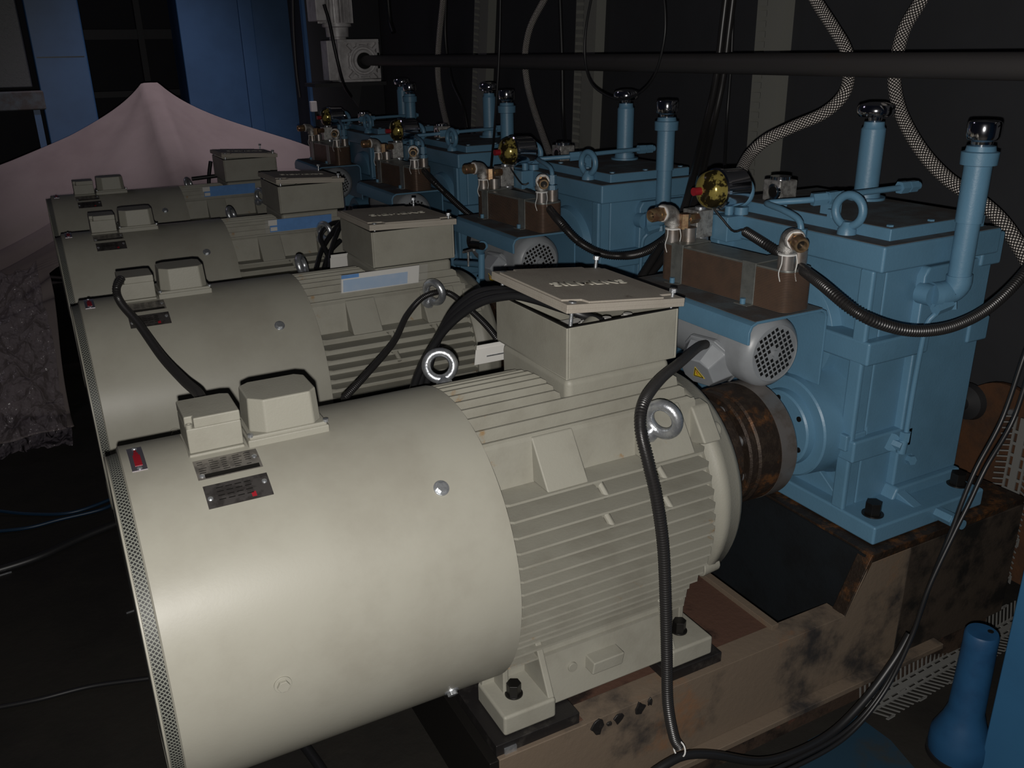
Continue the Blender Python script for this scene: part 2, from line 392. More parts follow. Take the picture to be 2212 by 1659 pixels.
def make_motor():
    t = thing('electric_motor', '', 'motor', (0.79, 0, -0.31), 'electric motors in a row')
    # ---- fan cowl: a thick rolled sheet drum, open towards the fins
    c = MB().lathe([(0.0, .262), (0.0, .2865), (.0025, .290), (.562, .290), (.562, .286), (.30, .286), (.30, .2)], n=96)
    cowl = part(t, 'fan_cowl', 'cowl', c)
    g = MB(); g.lathe([(-.0185, .2750), (-.0202, .262), (-.0215, .20), (-.022, .001)], n=72)
    for fi, f in enumerate(g.f): g.uv[fi] = tuple(((g.v[i][1]+.3)/.6, (g.v[i][2]+.3)/.6) for i in f)
    n0 = len(g.f); g.lathe([(.006, .2805), (-.0185, .2765)], n=72)
    for k, fi in enumerate(range(n0, len(g.f))):
        f = g.f[fi]; u0, u1 = k*.0408, (k+1)*.0408
        us = {f[0]: u0, f[1]: u1, f[2]: u1, f[3]: u0}
        g.uv[fi] = tuple((us[i], g.v[i][0]/.6) for i in f)
    gr = part(cowl, 'fan_grille', 'mesh', g)
    rim = MB().lathe([(-.0168, .2770), (-.0178, .2785), (-.0200, .2785), (-.0210, .2765), (-.0210, .2735), (-.0185, .2735)], n=72); part(cowl, 'grille_rim', 'cowl', rim)
    for x, a, m in ((.462, 133.8, 'zinc'), (.153, 179.6, 'cowl'), (.451, -141.4, 'zinc'), (.153, 90-43, 'cowl')):
        p = oncyl(x, a); hexbolt(cowl, 'cowl_bolt', p, (0, p.y, p.z), .0098, .009, m, .0135)
    # curved foil plates riveted to the cowl
    def plate(name, x0, x1, a0, a1, m, r=.2912, n=10):
        mb = MB(); vs = []; fs = []
        for i in range(n+1):
            a = R(a0+(a1-a0)*i/n)
            for x in (x0, x1):
                for rr in (r-.002, r): vs.append((x, rr*math.cos(a), rr*math.sin(a)))
        for i in range(n):
            b = i*4
            fs += [(b+1, b+3, b+7, b+5), (b, b+4, b+6, b+2), (b, b+1, b+5, b+4), (b+2, b+6, b+7, b+3)]
        fs += [(0, 2, 3, 1), (n*4, n*4+1, n*4+3, n*4+2)]
        mb.add(vs, fs); return mb
    def rivet(par, x, a):
        p = oncyl(x, a, .2912); d = Vector((0, p.y, p.z)).normalized()
        part(par, 'rivet', 'zinc', MB().lathe([(0, .0042), (.0012, .004), (.0024, .0022), (.0026, 0)], p, d, 14))
    p1 = part(cowl, 'rating_plate', 'plate2', plate('a', .101, .200, 101.2, 110.4, 'plate'))
    mb = MB()
    for k in range(6):
        a = 102.3+k*1.05
        for j in range(5):
            x = .106+j*.018
            if random.random() < .85: mb.v += []; q = plate('l', x, x+random.uniform(.007, .015), a, a+.28, 'black', .29135, 1); mb.add(q.v, q.f)
    part(p1, 'print_lines', 'black', mb); part(p1, 'dark_band', 'black', plate('k', .112, .196, 108.4, 110.2, 'black', .29132)); rivet(p1, .108, 109.0); rivet(p1, .193, 105)
    p2 = part(cowl, 'warning_plate', 'plate', plate('b', .104, .2015, 113.3, 121.9, 'plate'))
    mb = MB()
    for k in range(4):
        a = 114.8+k*1.5
        for j in range(4):
            x = .122+j*.014; q = plate('l', x, x+.010, a, a+.35, 'black', .29135, 1); mb.add(q.v, q.f)
    part(p2, 'print_lines', 'black', mb); rivet(p2, .110, 118.5); rivet(p2, .194, 116.5)
    part(p2, 'red_mark', 'red', plate('r', .170, .177, 119.3, 121.1, 'red', .29135, 1))
    p3 = part(cowl, 'arrow_plate', 'foil', plate('c', .0135, .036, 82, 99.6, 'foil'))
    mb = plate('r', .0195, .0305, 89.5, 97.0, 'red', .2917)
    for q in (plate('r', .0215, .0285, 87.5, 89.6, 'red', .2917), plate('r', .0230, .0270, 85.0, 87.6, 'red', .2917)): mb.add(q.v, q.f)
    part(p3, 'red_arrow', 'red', mb); rivet(p3, .025, 83.5); rivet(p3, .025, 98.4)
    # ---- two cable boxes on top of the cowl
    jb = MB().box(.099, .187, -.043, .058, .272, .291)
    j1 = part(t, 'sensor_junction_box', 'grey', jb, .003)
    # cover with the near-left corner notched for a screw
    cv = MB().box(.101, .186, -.0395, .054, .291, .334)
    cv.prism([(.1135, -.0395), (.186, -.0395), (.186, .047), (.172, .054), (.101, .054), (.101, -.0275), (.1135, -.0275)], 'z', .333, .351)
    cvo = part(j1, 'cover', 'grey', cv, .0025)
    part(cvo, 'cover_screw', 'grey', MB().lathe([(.333, .0052), (.3405, .0052), (.3405, .003), (.338, .003), (.338, 0)], (.1068, -.0335, 0), (0, 0, 1), 18))
    bb = MB().box(.191, .327, -.050, .066, .268, .298)
    j2 = part(t, 'fan_junction_box', 'grey', bb, .003)
    # cover: chamfered block with bevelled ends
    lo = [(.223, -.0465), (.303, -.0465), (.318, -.030), (.318, .046), (.303, .060), (.217, .060), (.199, .046), (.199, -.026)]
    hi = [(.224, -.0425), (.301, -.0425), (.315, -.027), (.315, .043), (.301, .056), (.219, .056), (.202, .043), (.202, -.023)]
    mb = MB(); mb.add([(x, y, .303) for x, y in lo]+[(x, y, .361) for x, y in hi], [tuple(range(8)), tuple(range(8, 16))]+[(i, (i+1) % 8, (i+1) % 8+8, i+8) for i in range(8)])
    mb.box(.194, .324, -.048, .063, .296, .304)
    c2 = part(j2, 'cover', 'grey', mb, .003)
    for x, y in ((.1965, -.044), (.3225, -.044)):
        part(c2, 'cover_screw', 'zinc', MB().cyl((x, y, .302), (x, y, .307), .0048, n=12))
    # ---- stator housing with cooling fins
    b = MB().lathe([(.30, 0), (.30, .218), (1.035, .222), (1.045, .18), (1.045, 0)], n=64)
    th = .0022
    # upright fins on the crown
    ys = [.113-.0258*i for i in range(-2, 11)]
    for y in ys:
        ztip = math.sqrt(max(.289**2-y*y, .01))-.004*abs(y)/.15-(.004 if y < -.1 else 0)
        zr = math.sqrt(max(.215**2-y*y, 0))-.01 if abs(y) < .214 else .05
        xe = .772 if y > -.089 else 1.03
        ch = .014
        pts = [(.548, zr), (.548, ztip-ch), (.560, ztip), (xe-ch, ztip), (xe-.003, ztip-ch*.5), (xe, ztip-ch*1.4), (xe, zr)]
        b.prism(pts, 'y', y-th, y+th)
        if y > -.089:   # short fins on the far side of the terminal box
            b.prism([(.985, zr), (1.02, zr), (1.03, zr+.02), (1.015, ztip-.02), (.985, ztip-.02)][::-1], 'y', y-th, y+th)
    # level fins on both flanks
    zs = [.150-.0257*i for i in range(13)]+[-.180, -.200]
    for sgn in (-1, 1):
        for i, z in enumerate(zs):
            yt = math.sqrt(max(.262**2-z*z, .01))
            if z < -.16: yt = .205
            y0 = .12
            x0, x1 = .560, 1.022-max(0, -z-.12)*.2
            pts = [(x0, sgn*y0), (x0, sgn*(yt-.016)), (x0+.022, sgn*yt), (x1-.016, sgn*yt), (x1, sgn*(yt-.016)), (x1, sgn*y0)]
            b.prism(pts if sgn < 0 else pts[::-1], 'z', z-th, z+th)
        # flat shoulder wall between crown fins and flank fins, at 45 degrees
        b.prism([(sgn*.144, .232), (sgn*.149, .238), (sgn*.154, .232), (sgn*.160, .150), (sgn*.144, .150)], 'x', .562, 1.03)
        # bead pairs where the fins are bridged
        for x, z in ((.772, .124), (.905, .124), (.772, .0726), (.905, .0726)):
            yt = math.sqrt(.262**2-z*z)
            b.cyl((x, sgn*(yt-.035), z+.022), (x+.004, sgn*(yt-.004), z-.004), .0068, n=12); b.cyl((x-.006, sgn*(yt-.036), z+.020), (x-.004, sgn*(yt-.020), z+.018), .0075, n=12)
    hs = part(t, 'finned_housing', 'greycast', b, sharp=30)
    # machined pads on the shoulders
    for sgn in (-1, 1):
        for xa, xb in ((.660, .746), (.884, .990)):
            mb = MB().prism([(sgn*.140, .236), (sgn*.153, .237), (sgn*.212, .152), (sgn*.150, .152)], 'x', xa, xb)
            part(hs, 'shoulder_pad', 'greycast', mb, .003)
        mb = MB().prism([(sgn*.130, .226), (sgn*.158, .222), (sgn*.205, .160), (sgn*.150, .140)], 'x', 1.018, 1.062)
        part(hs, 'shoulder_pad', 'greycast', mb, .005)
    pn = Vector((.216, -.595, .775))
    eyebolt(hs, Vector((.905, -.215, .243))-pn*.048, pn, Vector((.70, .36, .08)), R_=.0295, r=.0108)
    d2 = Vector((0, .5, .866)); eyebolt(hs, Vector((.639, .200, .268))-d2*.044, d2, (-.35, -.85, .4), R_=.0285, r=.0100)
    # ---- drive-end shield
    s_ = MB().lathe([(1.030, .10), (1.030, .232), (1.046, .236), (1.050, .240), (1.066, .2405), (1.068, .2385), (1.092, .236), (1.108, .226), (1.120, .205), (1.124, .16), (1.128, .10), (1.134, .075), (1.134, 0)], n=72)
    sh = part(t, 'end_shield', 'grey', s_, sharp=50)
    for a in (135, 215, -35, 45):
        p = Vector((1.052, .232*math.cos(R(a)), .232*math.sin(R(a))))
        part(sh, 'shield_lug', 'grey', MB().cyl(p-Vector((.015, 0, 0)), p+Vector((.03, 0, 0)), .020, .016, n=16), .003)
    part(t, 'shaft', 'steel', MB().cyl((1.12, 0, 0), (1.20, 0, 0), .034, n=32))
    # ---- feet
    for sgn in (-1, 1):
        f = MB().prism([(sgn*.150, -.150), (sgn*.196, -.182), (sgn*.222, -.308), (sgn*.150, -.308)], 'x', .653, .932)
        f.box(.700, .790, min(sgn*.09, sgn*.15), max(sgn*.09, sgn*.15), -.30, -.17)
        sk = part(t, 'side_skirt', 'greycast', f, .004)
        mb = MB().prism([(.748, -.232), (.744, -.258), (.815, -.258), (.820, -.232)], 'y', sgn*.238, sgn*.19)
        part(sk, 'cast_block', 'greycast', mb, .003)
        part(sk, 'core_plug', 'greycast', MB().cyl((.715, sgn*.20, -.245), (.715, sgn*.2135, -.245), .010, n=20), .001)
        for x0, x1, xb in ((.543, .655, .590), (.930, 1.036, .985)):
            mb = MB().box(x0, x1, min(sgn*.250, sgn*.135), max(sgn*.250, sgn*.135), -.310, -.266)
            ft = part(t, 'foot', 'greycast', mb, .006, seg=3)
            # gussets from the pad up to the housing
            for gx in ((x1-.014, x1) if xb < .7 else (x0, x0+.014)), ((x0+.03, x0+.042) if xb < .7 else (x1-.045, x1-.033)):
                gm = MB().prism([(sgn*.246 if gx[0] in (x1-.014, x0) else sgn*.19, -.272), (sgn*.190, -.165), (sgn*.12, -.165), (sgn*.12, -.272)], 'x', gx[0], gx[1])
                part(ft, 'gusset', 'greycast', gm, .003)
            gm = MB().prism([(x0+.003, -.272), (x1-.003, -.272), (x1-.003, -.15), (x0+.02, -.15)], 'y', sgn*.130, sgn*.150)
            part(ft, 'web', 'greycast', gm, .003)
            hexbolt(ft, 'anchor_bolt', (xb, sgn*.200, -.266), (0, 0, 1), .0145, .026, 'black', .0175)
    # ---- terminal box
    bs = MB().box(.778, 1.022, -.082, .188, .200, .300)
    tb = part(t, 'terminal_box', 'grey', bs, .014, seg=4)
    ob = MB()
    # open-topped box with walls
    x0, x1, y0, y1, z0, z1, w_ = .772, 1.030, -.0895, .197, .302, .406, .006
    ob.box(x0, x1, y0, y1, z0, z0+w_)
    for q in ((x0, x0+w_, y0, y1), (x1-w_, x1, y0, y1), (x0+w_-.001, x1-w_+.001, y0, y0+w_), (x0+w_-.001, x1-w_+.001, y1-w_, y1)): ob.box(*q, z0+.002, z1)
    up_ = part(tb, 'box_body', 'grey', ob, .004, seg=3)
    part(tb, 'joint_line', 'black', MB().box(.781, 1.019, -.079, .185, .2985, .3035))
    gk = MB(); gw = .005
    for q in ((x0+.001, x0+gw, y0+.001, y1-.001), (x1-gw, x1-.001, y0+.001, y1-.001), (x0+gw, x1-gw, y0+.001, y0+gw), (x0+gw, x1-gw, y1-gw, y1-.001)): gk.box(*q, z1-.001, z1+.0018)
    part(tb, 'gasket', 'black', gk)
    ter = MB().box(.82, .98, -.02, .13, .308, .345)
    for i in range(3):
        ter.cyl((.85+.05*i, -.03, .345), (.85+.05*i, -.03, .392), .009, n=16); ter.hexn((.85+.05*i, -.03, .38), (.85+.05*i, -.03, .388), .013)
    part(tb, 'terminal_block', 'white', ter)
    gl = MB().cyl((.815, -.07, .375), (.86, -.045, .385), .020, n=20); part(tb, 'cable_gland', 'grey', gl)
    # lid (its own origin at the right edge so that it can be raised)
    L0 = Vector((1.034, -.096, .408))
    xa, xb_, ya, yb = .766, 1.036, -.098, .205
    c_ = .045
    mb = MB().box(xa, xb_, ya, yb, .409, .419)
    mb.prism([(xa+.004+c_, ya+.004), (xb_-.004-c_, ya+.004), (xb_-.004-c_*.9, ya+.024), (xb_-.004, ya+.024+.004), (xb_-.004, yb-.028), (xb_-.004-c_, yb-.024), (xb_-.004-c_, yb-.004), (xa+.004+c_, yb-.004), (xa+.004+c_*.9, yb-.024), (xa+.004, yb-.028), (xa+.004, ya+.028), (xa+.004+c_*.9, ya+.024)], 'z', .418, .4225)
    for q in ((xa, xa+.005, ya, yb), (xb_-.005, xb_, ya, yb), (xa+.004, xb_-.004, ya, ya+.005), (xa+.004, xb_-.004, yb-.005, yb)): mb.box(*q, .402, .410)
    ld = part(tb, 'lid', 'lid', mb, .0015)
    # raised maker's lettering cast into the lid
    cu = bpy.data.curves.new('lettering', 'FONT'); cu.body = 'SIEMENS'; cu.size = .043; cu.extrude = .0012; cu.align_x = 'CENTER'; cu.align_y = 'CENTER'
    cu.space_character = 1.12; cu.offset = .0013
    to = bpy.data.objects.new('tmp', cu); COL.objects.link(to); bpy.context.view_layer.update()
    dg = bpy.context.evaluated_depsgraph_get(); tm = bpy.data.meshes.new_from_object(to.evaluated_get(dg))
    bpy.data.objects.remove(to)
    tm.materials.clear(); tm.materials.append(M['letters'])
    lt = bpy.data.objects.new('raised_lettering', tm); COL.objects.link(lt); lt.parent = ld
    lt.location = Vector((.905, .045, .4230))-Vector(ld['_b'])
    scr = []
    for x, y, lift in ((xa+.020, ya+.015, 0), (xa+.020, yb-.015, 0), (xb_-.020, ya+.015, .010), (xb_-.020, yb-.015, .022)):
        z = .4185+lift
        m_ = MB().cyl((x, y, .375+lift), (x, y, z), .0036, n=12).cyl((x, y, z-.0005), (x, y, z+(.007 if lift else .0025)), .0075, n=6 if lift else 16)
        scr.append(part(ld, 'lid_screw', 'zinc', m_))
    return t, ld
M['letters'] = mat('pale_lettering', srgb(172, 168, 156), 0.5)
motor, lid0 = make_motor()
motor['label'] = 'nearest and largest grey electric motor, its terminal box lid tilted open'
motors = [motor]
for k in (1, 2, 3):
    motors.append(dup(motor, S*k, ['', 'second grey electric motor, a white leaflet standing on its fins', 'third grey electric motor from the camera, between the second and the farthest', 'farthest grey electric motor, in front of the draped cloth'][k]))
for k in (1, 2, 3):     # the far lifting eyes of the other motors stand turned edge-on
    ey = [c for c in motors[k].children_recursive if c.name.startswith('lifting_eye')]
    ey = max(ey, key=lambda c: sum(v.co.y for v in c.data.vertices)/len(c.data.vertices))
    pv = Vector((.639-.79, .200, .578))
    ey.matrix_local = Matrix.Translation(pv) @ Matrix.Rotation(R(78), 4, Vector((0, .5, .866))) @ Matrix.Translation(-pv) @ ey.matrix_local
def find(o, n):
    for c in o.children_recursive:
        if c.name.split('.')[0] == n: return c
def hinge_lid(mt, left, right, tilt_y=0.0):
    """raise a motor's lid: its left and right edges lifted by these heights (m)"""
    ld = find(mt, 'lid')
    ang = math.atan2(left-right, .27)
    piv = Vector((1.036, 0, .409))-Vector((.79, 0, -.31))
    Mx = Matrix.Translation(Vector((0, 0, right))) @ Matrix.Translation(piv) @ Matrix.Rotation(ang, 4, 'Y') @ Matrix.Rotation(tilt_y, 4, 'X') @ Matrix.Translation(-piv)
    ld.matrix_local = Mx @ ld.matrix_local
hinge_lid(motors[0], .034, .008)
hinge_lid(motors[1], .009, .0, -.012)
hinge_lid(motors[2], .015, .0, -.015)
hinge_lid(motors[3], .016, .0, -.015)

# ================================================================= SHAFT COUPLING
def make_coupling():
    t = thing('shaft_coupling', 'nearest rusty drum coupling between the grey motor and the blue gearbox', 'coupling', (1.26, 0, -.13), 'drum couplings between motors and gearboxes')
    z = .022
    part(t, 'motor_hub', 'rusty', MB().lathe([(1.136, .04), (1.136, .074), (1.17, .078), (1.17, .118), (1.186, .122), (1.205, .122), (1.207, .085), (1.22, .085)], (0, 0, z), n=56))
    part(t, 'pin_flange', 'rusty', MB().lathe([(1.218, .05), (1.218, .126), (1.222, .131), (1.236, .132), (1.238, .128), (1.244, .128)], (0, 0, z), n=64))
    part(t, 'drum', 'rusty', MB().lathe([(1.238, .10), (1.238, .132), (1.243, .1365), (1.300, .1375), (1.302, .1375)], (0, 0, z), n=80))
    part(t, 'brake_track', 'steel', MB().lathe([(1.300, .130), (1.300, .1382), (1.344, .1382), (1.348, .135), (1.348, .10), (1.340, .095), (1.340, 0)], (0, 0, z), n=80))
    for i in range(8):
        a = 2*PI*i/8+.25; y, zz = .103*math.cos(a), .103*math.sin(a)+z
        part(t, 'coupling_pin', 'zinc', MB().cyl((1.205, y, zz), (1.2175, y, zz), .013, n=16), .001)
    return t
coupling = make_coupling(); couplings = [coupling]
for k in (1, 2, 3): couplings.append(dup(coupling, S*k, '%s drum coupling, between its grey motor and blue gearbox' % ['', 'second', 'third', 'farthest'][k]))

# ================================================================= GEAR REDUCER
def make_gearbox():
    t = thing('gear_reducer', 'nearest pale blue gearbox with tall filler pipe and eye bolt', 'gearbox', (1.70, .10, -.193), 'pale blue gearboxes')
    X0, X1, YF, YB = 1.5, 1.885, -.17, .405
    c = MB()
    c.box(1.553, 1.87, -.1395, .378, -.16, .44); c.box(1.512, 1.5545, -.1399, -.112, -.16, .44)                      # core
    c.box(X0, X1, YF, YB, .428, .486)                              # head flange
    c.box(X0, 1.70, -.164, .399, .217, .272)                         # middle flange
    c.box(X0, 1.70, -.160, .395, -.022, .033)                        # lower flange
    c.box(X0, X1, -.246, .481, -.193, -.146)                       # base
    for ya, yb in ((-.1485, -.112), (.347, .383)): c.box(X0+.0012, 1.516 if ya < 0 else 1.58, ya, yb, -.15, .43)      # corner posts, motor side
    # deeper half of the flank, its step facing the motor
    c.prism([(1.655, -.12), (1.655, .400), (1.668, .420), (1.884, .420), (1.884, -.12)], 'y', -.160, .39)
    c.prism([(1.640, -.150), (1.655, -.118), (1.884, -.118), (1.884, -.150)], 'y', -.175, .39)
    c.box(X1-.05, X1+.022, -.166, .39, .215, .275); c.box(X1-.05, X1+.022, -.166, .39, .40, .476)
    cs = part(t, 'casing', 'blue', c, .006, seg=3)
    part(cs, 'face_rib', 'blue', MB().box(X0+.004, 1.56, .105, .135, -.15, .03), .004)
    # base slope at the rear flank and its small ribs
    part(cs, 'base_rib', 'blue', MB().prism([(-.232, -.148), (-.160, -.148), (-.160, -.120), (-.175, -.130)], 'x', 1.655, 1.685), .003)
    # arch on the motor face above the shaft
    part(cs, 'bearing_arch', 'blue', MB().lathe([(1.520, 0), (1.524, .125), (1.530, .140), (1.56, .150)], (0, .105, .235), n=64), .001)
    # dusty cover on top
    cv = part(t, 'top_cover', 'blue', MB().box(1.555, 1.868, -.135, .375, .484, .512), .003)
    part(cv, 'dusty_top', 'bluetop', MB().box(1.558, 1.865, -.132, .372, .5115, .5128))
    part(cs, 'dusty_ledge', 'bluetop', MB().box(X0+.004, 1.553, YF+.004, YB-.004, .4855, .4868).box(1.553, X1-.004, YF+.004, -.137, .4855, .4868))
    for x, y in ((1.575, -.115), (1.70, -.12), (1.845, -.115), (1.575, .03), (1.575, .2), (1.575, .35)):
        part(cv, 'cover_bolt', 'blue', MB().cyl((x, y, .512), (x, y, .5165), .008, n=6))
    # input boss, conical, with flange and cap
    b = MB().lathe([(1.56, .142), (1.535, .131), (1.500, .127), (1.448, .124), (1.444, .120), (1.444, .094), (1.426, .092), (1.422, .088), (1.422, .05), (1.34, .045)], (0, 0, .028), n=72)
    bo = part(t, 'input_boss', 'blue', b, sharp=28)
    for i in range(6):
        a = i*PI/3+.42
        part(bo, 'cap_screw', 'black', MB().cyl((1.4195, .076*math.cos(a), .028+.076*math.sin(a)), (1.4228, .076*math.cos(a), .028+.076*math.sin(a)), .0065, n=14))
    part(bo, 'boss_web', 'blue', MB().box(1.49, 1.555, -.145, -.10, .005, .045), .004)
    part(cs, 'base_slope', 'blue', MB().prism([(-.112, -.15), (.05, -.15), (.05, -.06), (-.02, -.085)], 'x', 1.535, 1.556), .003)
    # eye bolts
    eyebolt(t, (1.538, -0.032, 0.487), (0, 0, 1), (-1, -.15, 0), 'blue', .034, .0095)
    eyebolt(t, (1.530, .318, .487), (0, 0, 1), (-1, -.5, 0), 'blue', .034, .0095)
    # anchor bolts
    for x, y in ((1.548, -.197), (1.848, -.197), (1.548, .44), (1.848, .44)):
        hexbolt(t, 'anchor_bolt', (x, y, -.146), (0, 0, 1), .0195, .032, 'black', .025)
    # tall breather
    bx, by = 1.820, .168
    br = part(t, 'breather_pipe', 'blue', MB().lathe([(.510, .048), (.519, .048), (.519, .036), (.534, .034), (.534, .029), (.685, .029), (.690, .025), (.702, .024), (.702, 0)], (bx, by, 0), (0, 0, 1), 32))
    part(br, 'breather_cap', 'chrome', MB().lathe([(.700, .015), (.712, .017), (.715, .040), (.722, .044), (.735, .044), (.742, .040), (.748, .020), (.749, 0)], (bx, by, 0), (0, 0, 1), 40))
    # filler pipe with elbow on the flank
    fx, fy = 1.716, -.199
    fl = MB().lathe([(.400, .024), (.52, .024), (.521, .0275), (.640, .0275), (.642, .036), (.668, .037), (.670, .030), (.680, .028), (.680, 0)], (fx, fy, 0), (0, 0, 1), 32)
    fl.tube(catmull([(fx, fy, .405), (fx, fy, .383), (fx-.008, fy+.010, .366), (fx-.030, fy+.016, .363), (fx-.046, fy+.022, .362)], .006), .027, 20)
    fi = part(t, 'filler_pipe', 'blue', fl)
    part(fi, 'filler_cap', 'chrome', MB().lathe([(.678, .020), (.690, .022), (.693, .031), (.700, .0335), (.724, .0335), (.730, .031), (.732, 0)], (fx, fy, 0), (0, 0, 1), 12), .002)
    part(fi, 'union_nut', 'blue', MB().cyl((fx-.056, -.184, .362), (fx-.056, -.150, .362), .024, n=24).cyl((fx-.040, -.184, .362), (fx-.054, -.178, .362), .028, n=24))
    # thin sight line down the flank with its fittings
    sl = MB().tube(catmull([(1.71, -0.188, 0.331), (1.674, -0.195, 0.327), (1.654, -0.188, 0.31), (1.651, -0.182, 0.274), (1.65, -0.178, 0.153), (1.649, -0.178, 0.02)], .01), .0062, 12)
    so = part(t, 'level_line', 'blue', sl)
    part(so, 'fitting', 'blue', MB().hexn((1.7, -0.198, 0.342), (1.657, -0.195, 0.334), .014).hexn((1.712, -0.192, 0.355), (1.71, -0.198, 0.327), .012))
    part(so, 'fitting', 'blue', MB().hexn((1.647, -0.178, 0.035), (1.646, -0.178, 0.012), .0125).cyl((1.644, -0.178, 0.015), (1.641, -0.178, -0.018), .011, n=16).hexn((1.636, -0.182, 0.001), (1.628, -0.158, 0.005), .012).cyl((1.62, -0.165, 0.009), (1.629, -0.148, 0.004), .021, n=20))
    part(t, 'drain_plug', 'blue', MB().hexn((1.694, -0.175, -0.053), (1.7, -0.148, -0.057), .012).cyl((1.696, -0.158, -0.054), (1.705, -0.145, -0.059), .014, n=18))
    part(t, 'drain_valve', 'blue', MB().hexn((1.715, -.29, -.165), (1.715, -.235, -.165), .016).cyl((1.715, -.315, -.165), (1.715, -.285, -.165), .012, n=14), .001)
    # bracket for pump and cooler: plate with two bent edges
    br_ = part(t, 'pump_bracket', 'blue', MB().prism([(1.240, .284), (1.240, .312), (1.247, .327), (1.262, .334), (1.452, .334), (1.466, .328), (1.472, .315), (1.472, .150), (1.466, .150), (1.466, .313), (1.461, .323), (1.450, .328), (1.264, .328), (1.252, .323), (1.246, .311), (1.246, .284)], 'y', -.066, .385), .0015)
    part(br_, 'dusty_top', 'bluetop', MB().box(1.258, 1.455, -.063, .382, .3335, .3348))
    part(br_, 'bracket_arm', 'blue', MB().box(1.47, 1.52, .10, .13, .20, .30).box(1.47, 1.52, .33, .36, .20, .30))
    # copper-blue cooler line with two unions running over the cover
    pl = MB().tube(catmull([(1.411, -.019, .462), (1.411, -.019, .505), (1.413, -.006, .528), (1.418, .045, .540), (1.432, .105, .543), (1.445, .122, .543), (1.470, .108, .545), (1.545, .062, .551), (1.66, .05, .556), (1.80, .045, .558)], .008), .0072, 12)
    po = part(t, 'cooler_line', 'blue', pl)
    part(po, 'union_nut', 'blue', MB().hexn((1.530, .070, .550), (1.560, .058, .552), .0155).hexn((1.565, .057, .552), (1.595, .054, .553), .0155).cyl((1.555, .06, .552), (1.61, .053, .554), .012, n=14))
    part(po, 'union_nut', 'blue', MB().hexn((1.790, .046, .558), (1.815, .045, .558), .0155).hexn((1.82, .045, .558), (1.845, .044, .558), .0145).cyl((1.81, .045, .558), (1.855, .044, .558), .010, n=14))
    part(po, 'line_clip', 'blue', MB().box(1.575, 1.600, .045, .085, .512, .544).cyl((1.56, .035, .512), (1.56, .035, .53), .011, n=6))
    part(po, 'union_nut', 'blue', MB().hexn((1.411, -.019, .482), (1.411, -.019, .510), .0140).hexn((1.411, -.019, .460), (1.411, -.019, .478), .0165))
    # silver valve block on the cover
    vb = part(t, 'valve_block', 'iron', MB().box(1.60, 1.66, .245, .305, .512, .565), .004)
    part(vb, 'port', 'chrome', MB().cyl((1.63, .275, .564), (1.63, .275, .573), .026, n=28).cyl((1.601, .262, .538), (1.594, .262, .538), .020, n=24))
    part(vb, 'port_hole', 'black', MB().cyl((1.60, .262, .538), (1.5932, .262, .538), .014, n=20))
    # contact gauge: chrome cup, golden glass, red tip
    gz, gy = .556, .285
    gb = part(t, 'contact_gauge', 'chrome', MB().lathe([(1.425, .047), (1.428, .051), (1.436, .051), (1.438, .048), (1.500, .046), (1.512, .036), (1.514, 0)], (0, gy, gz), (1, 0, 0), 48), label='chrome contact gauge')
    part(gb, 'gauge_glass', 'gold', MB().lathe([(1.427, .047), (1.412, .046), (1.398, .041), (1.390, .032), (1.386, .018), (1.385, 0)], (0, gy, gz), (1, 0, 0), 48), label='golden gauge glass')
    part(gb, 'red_tip', 'red', MB().cyl((1.365, gy+.008, gz-.002), (1.39, gy+.008, gz-.002), .010, n=16))
    part(gb, 'gauge_stem', 'blue', MB().cyl((1.487, .298, .485), (1.487, .298, .52), .011, n=14).cyl((1.515, .285, .487), (1.515, .285, .505), .018, n=18))
    part(t, 'manifold_block', 'blue', MB().box(1.455, 1.510, .265, .325, .425, .487), .002)
    mf = part(t, 'steel_manifold', 'iron', MB().box(1.400, 1.452, .315, .372, .432, .500), .002)
    part(mf, 'plug', 'zinc', MB().cyl((1.43, .34, .499), (1.43, .34, .506), .014, n=16).cyl((1.44, .345, .42), (1.44, .345, .434), .020, n=20))
    part(t, 'brass_elbow', 'brass', MB().hexn((1.357, .310, .462), (1.357, .310, .500), .0150).hexn((1.368, .312, .484), (1.402, .318, .484), .0135), .001)
    return t
gearbox = make_gearbox(); gearboxes = [gearbox]
for k in (1, 2, 3): gearboxes.append(dup(gearbox, S*k, ['', 'second pale blue gearbox, directly behind the nearest one', 'third pale blue gearbox along the row', 'farthest pale blue gearbox, below the worm drive'][k]))

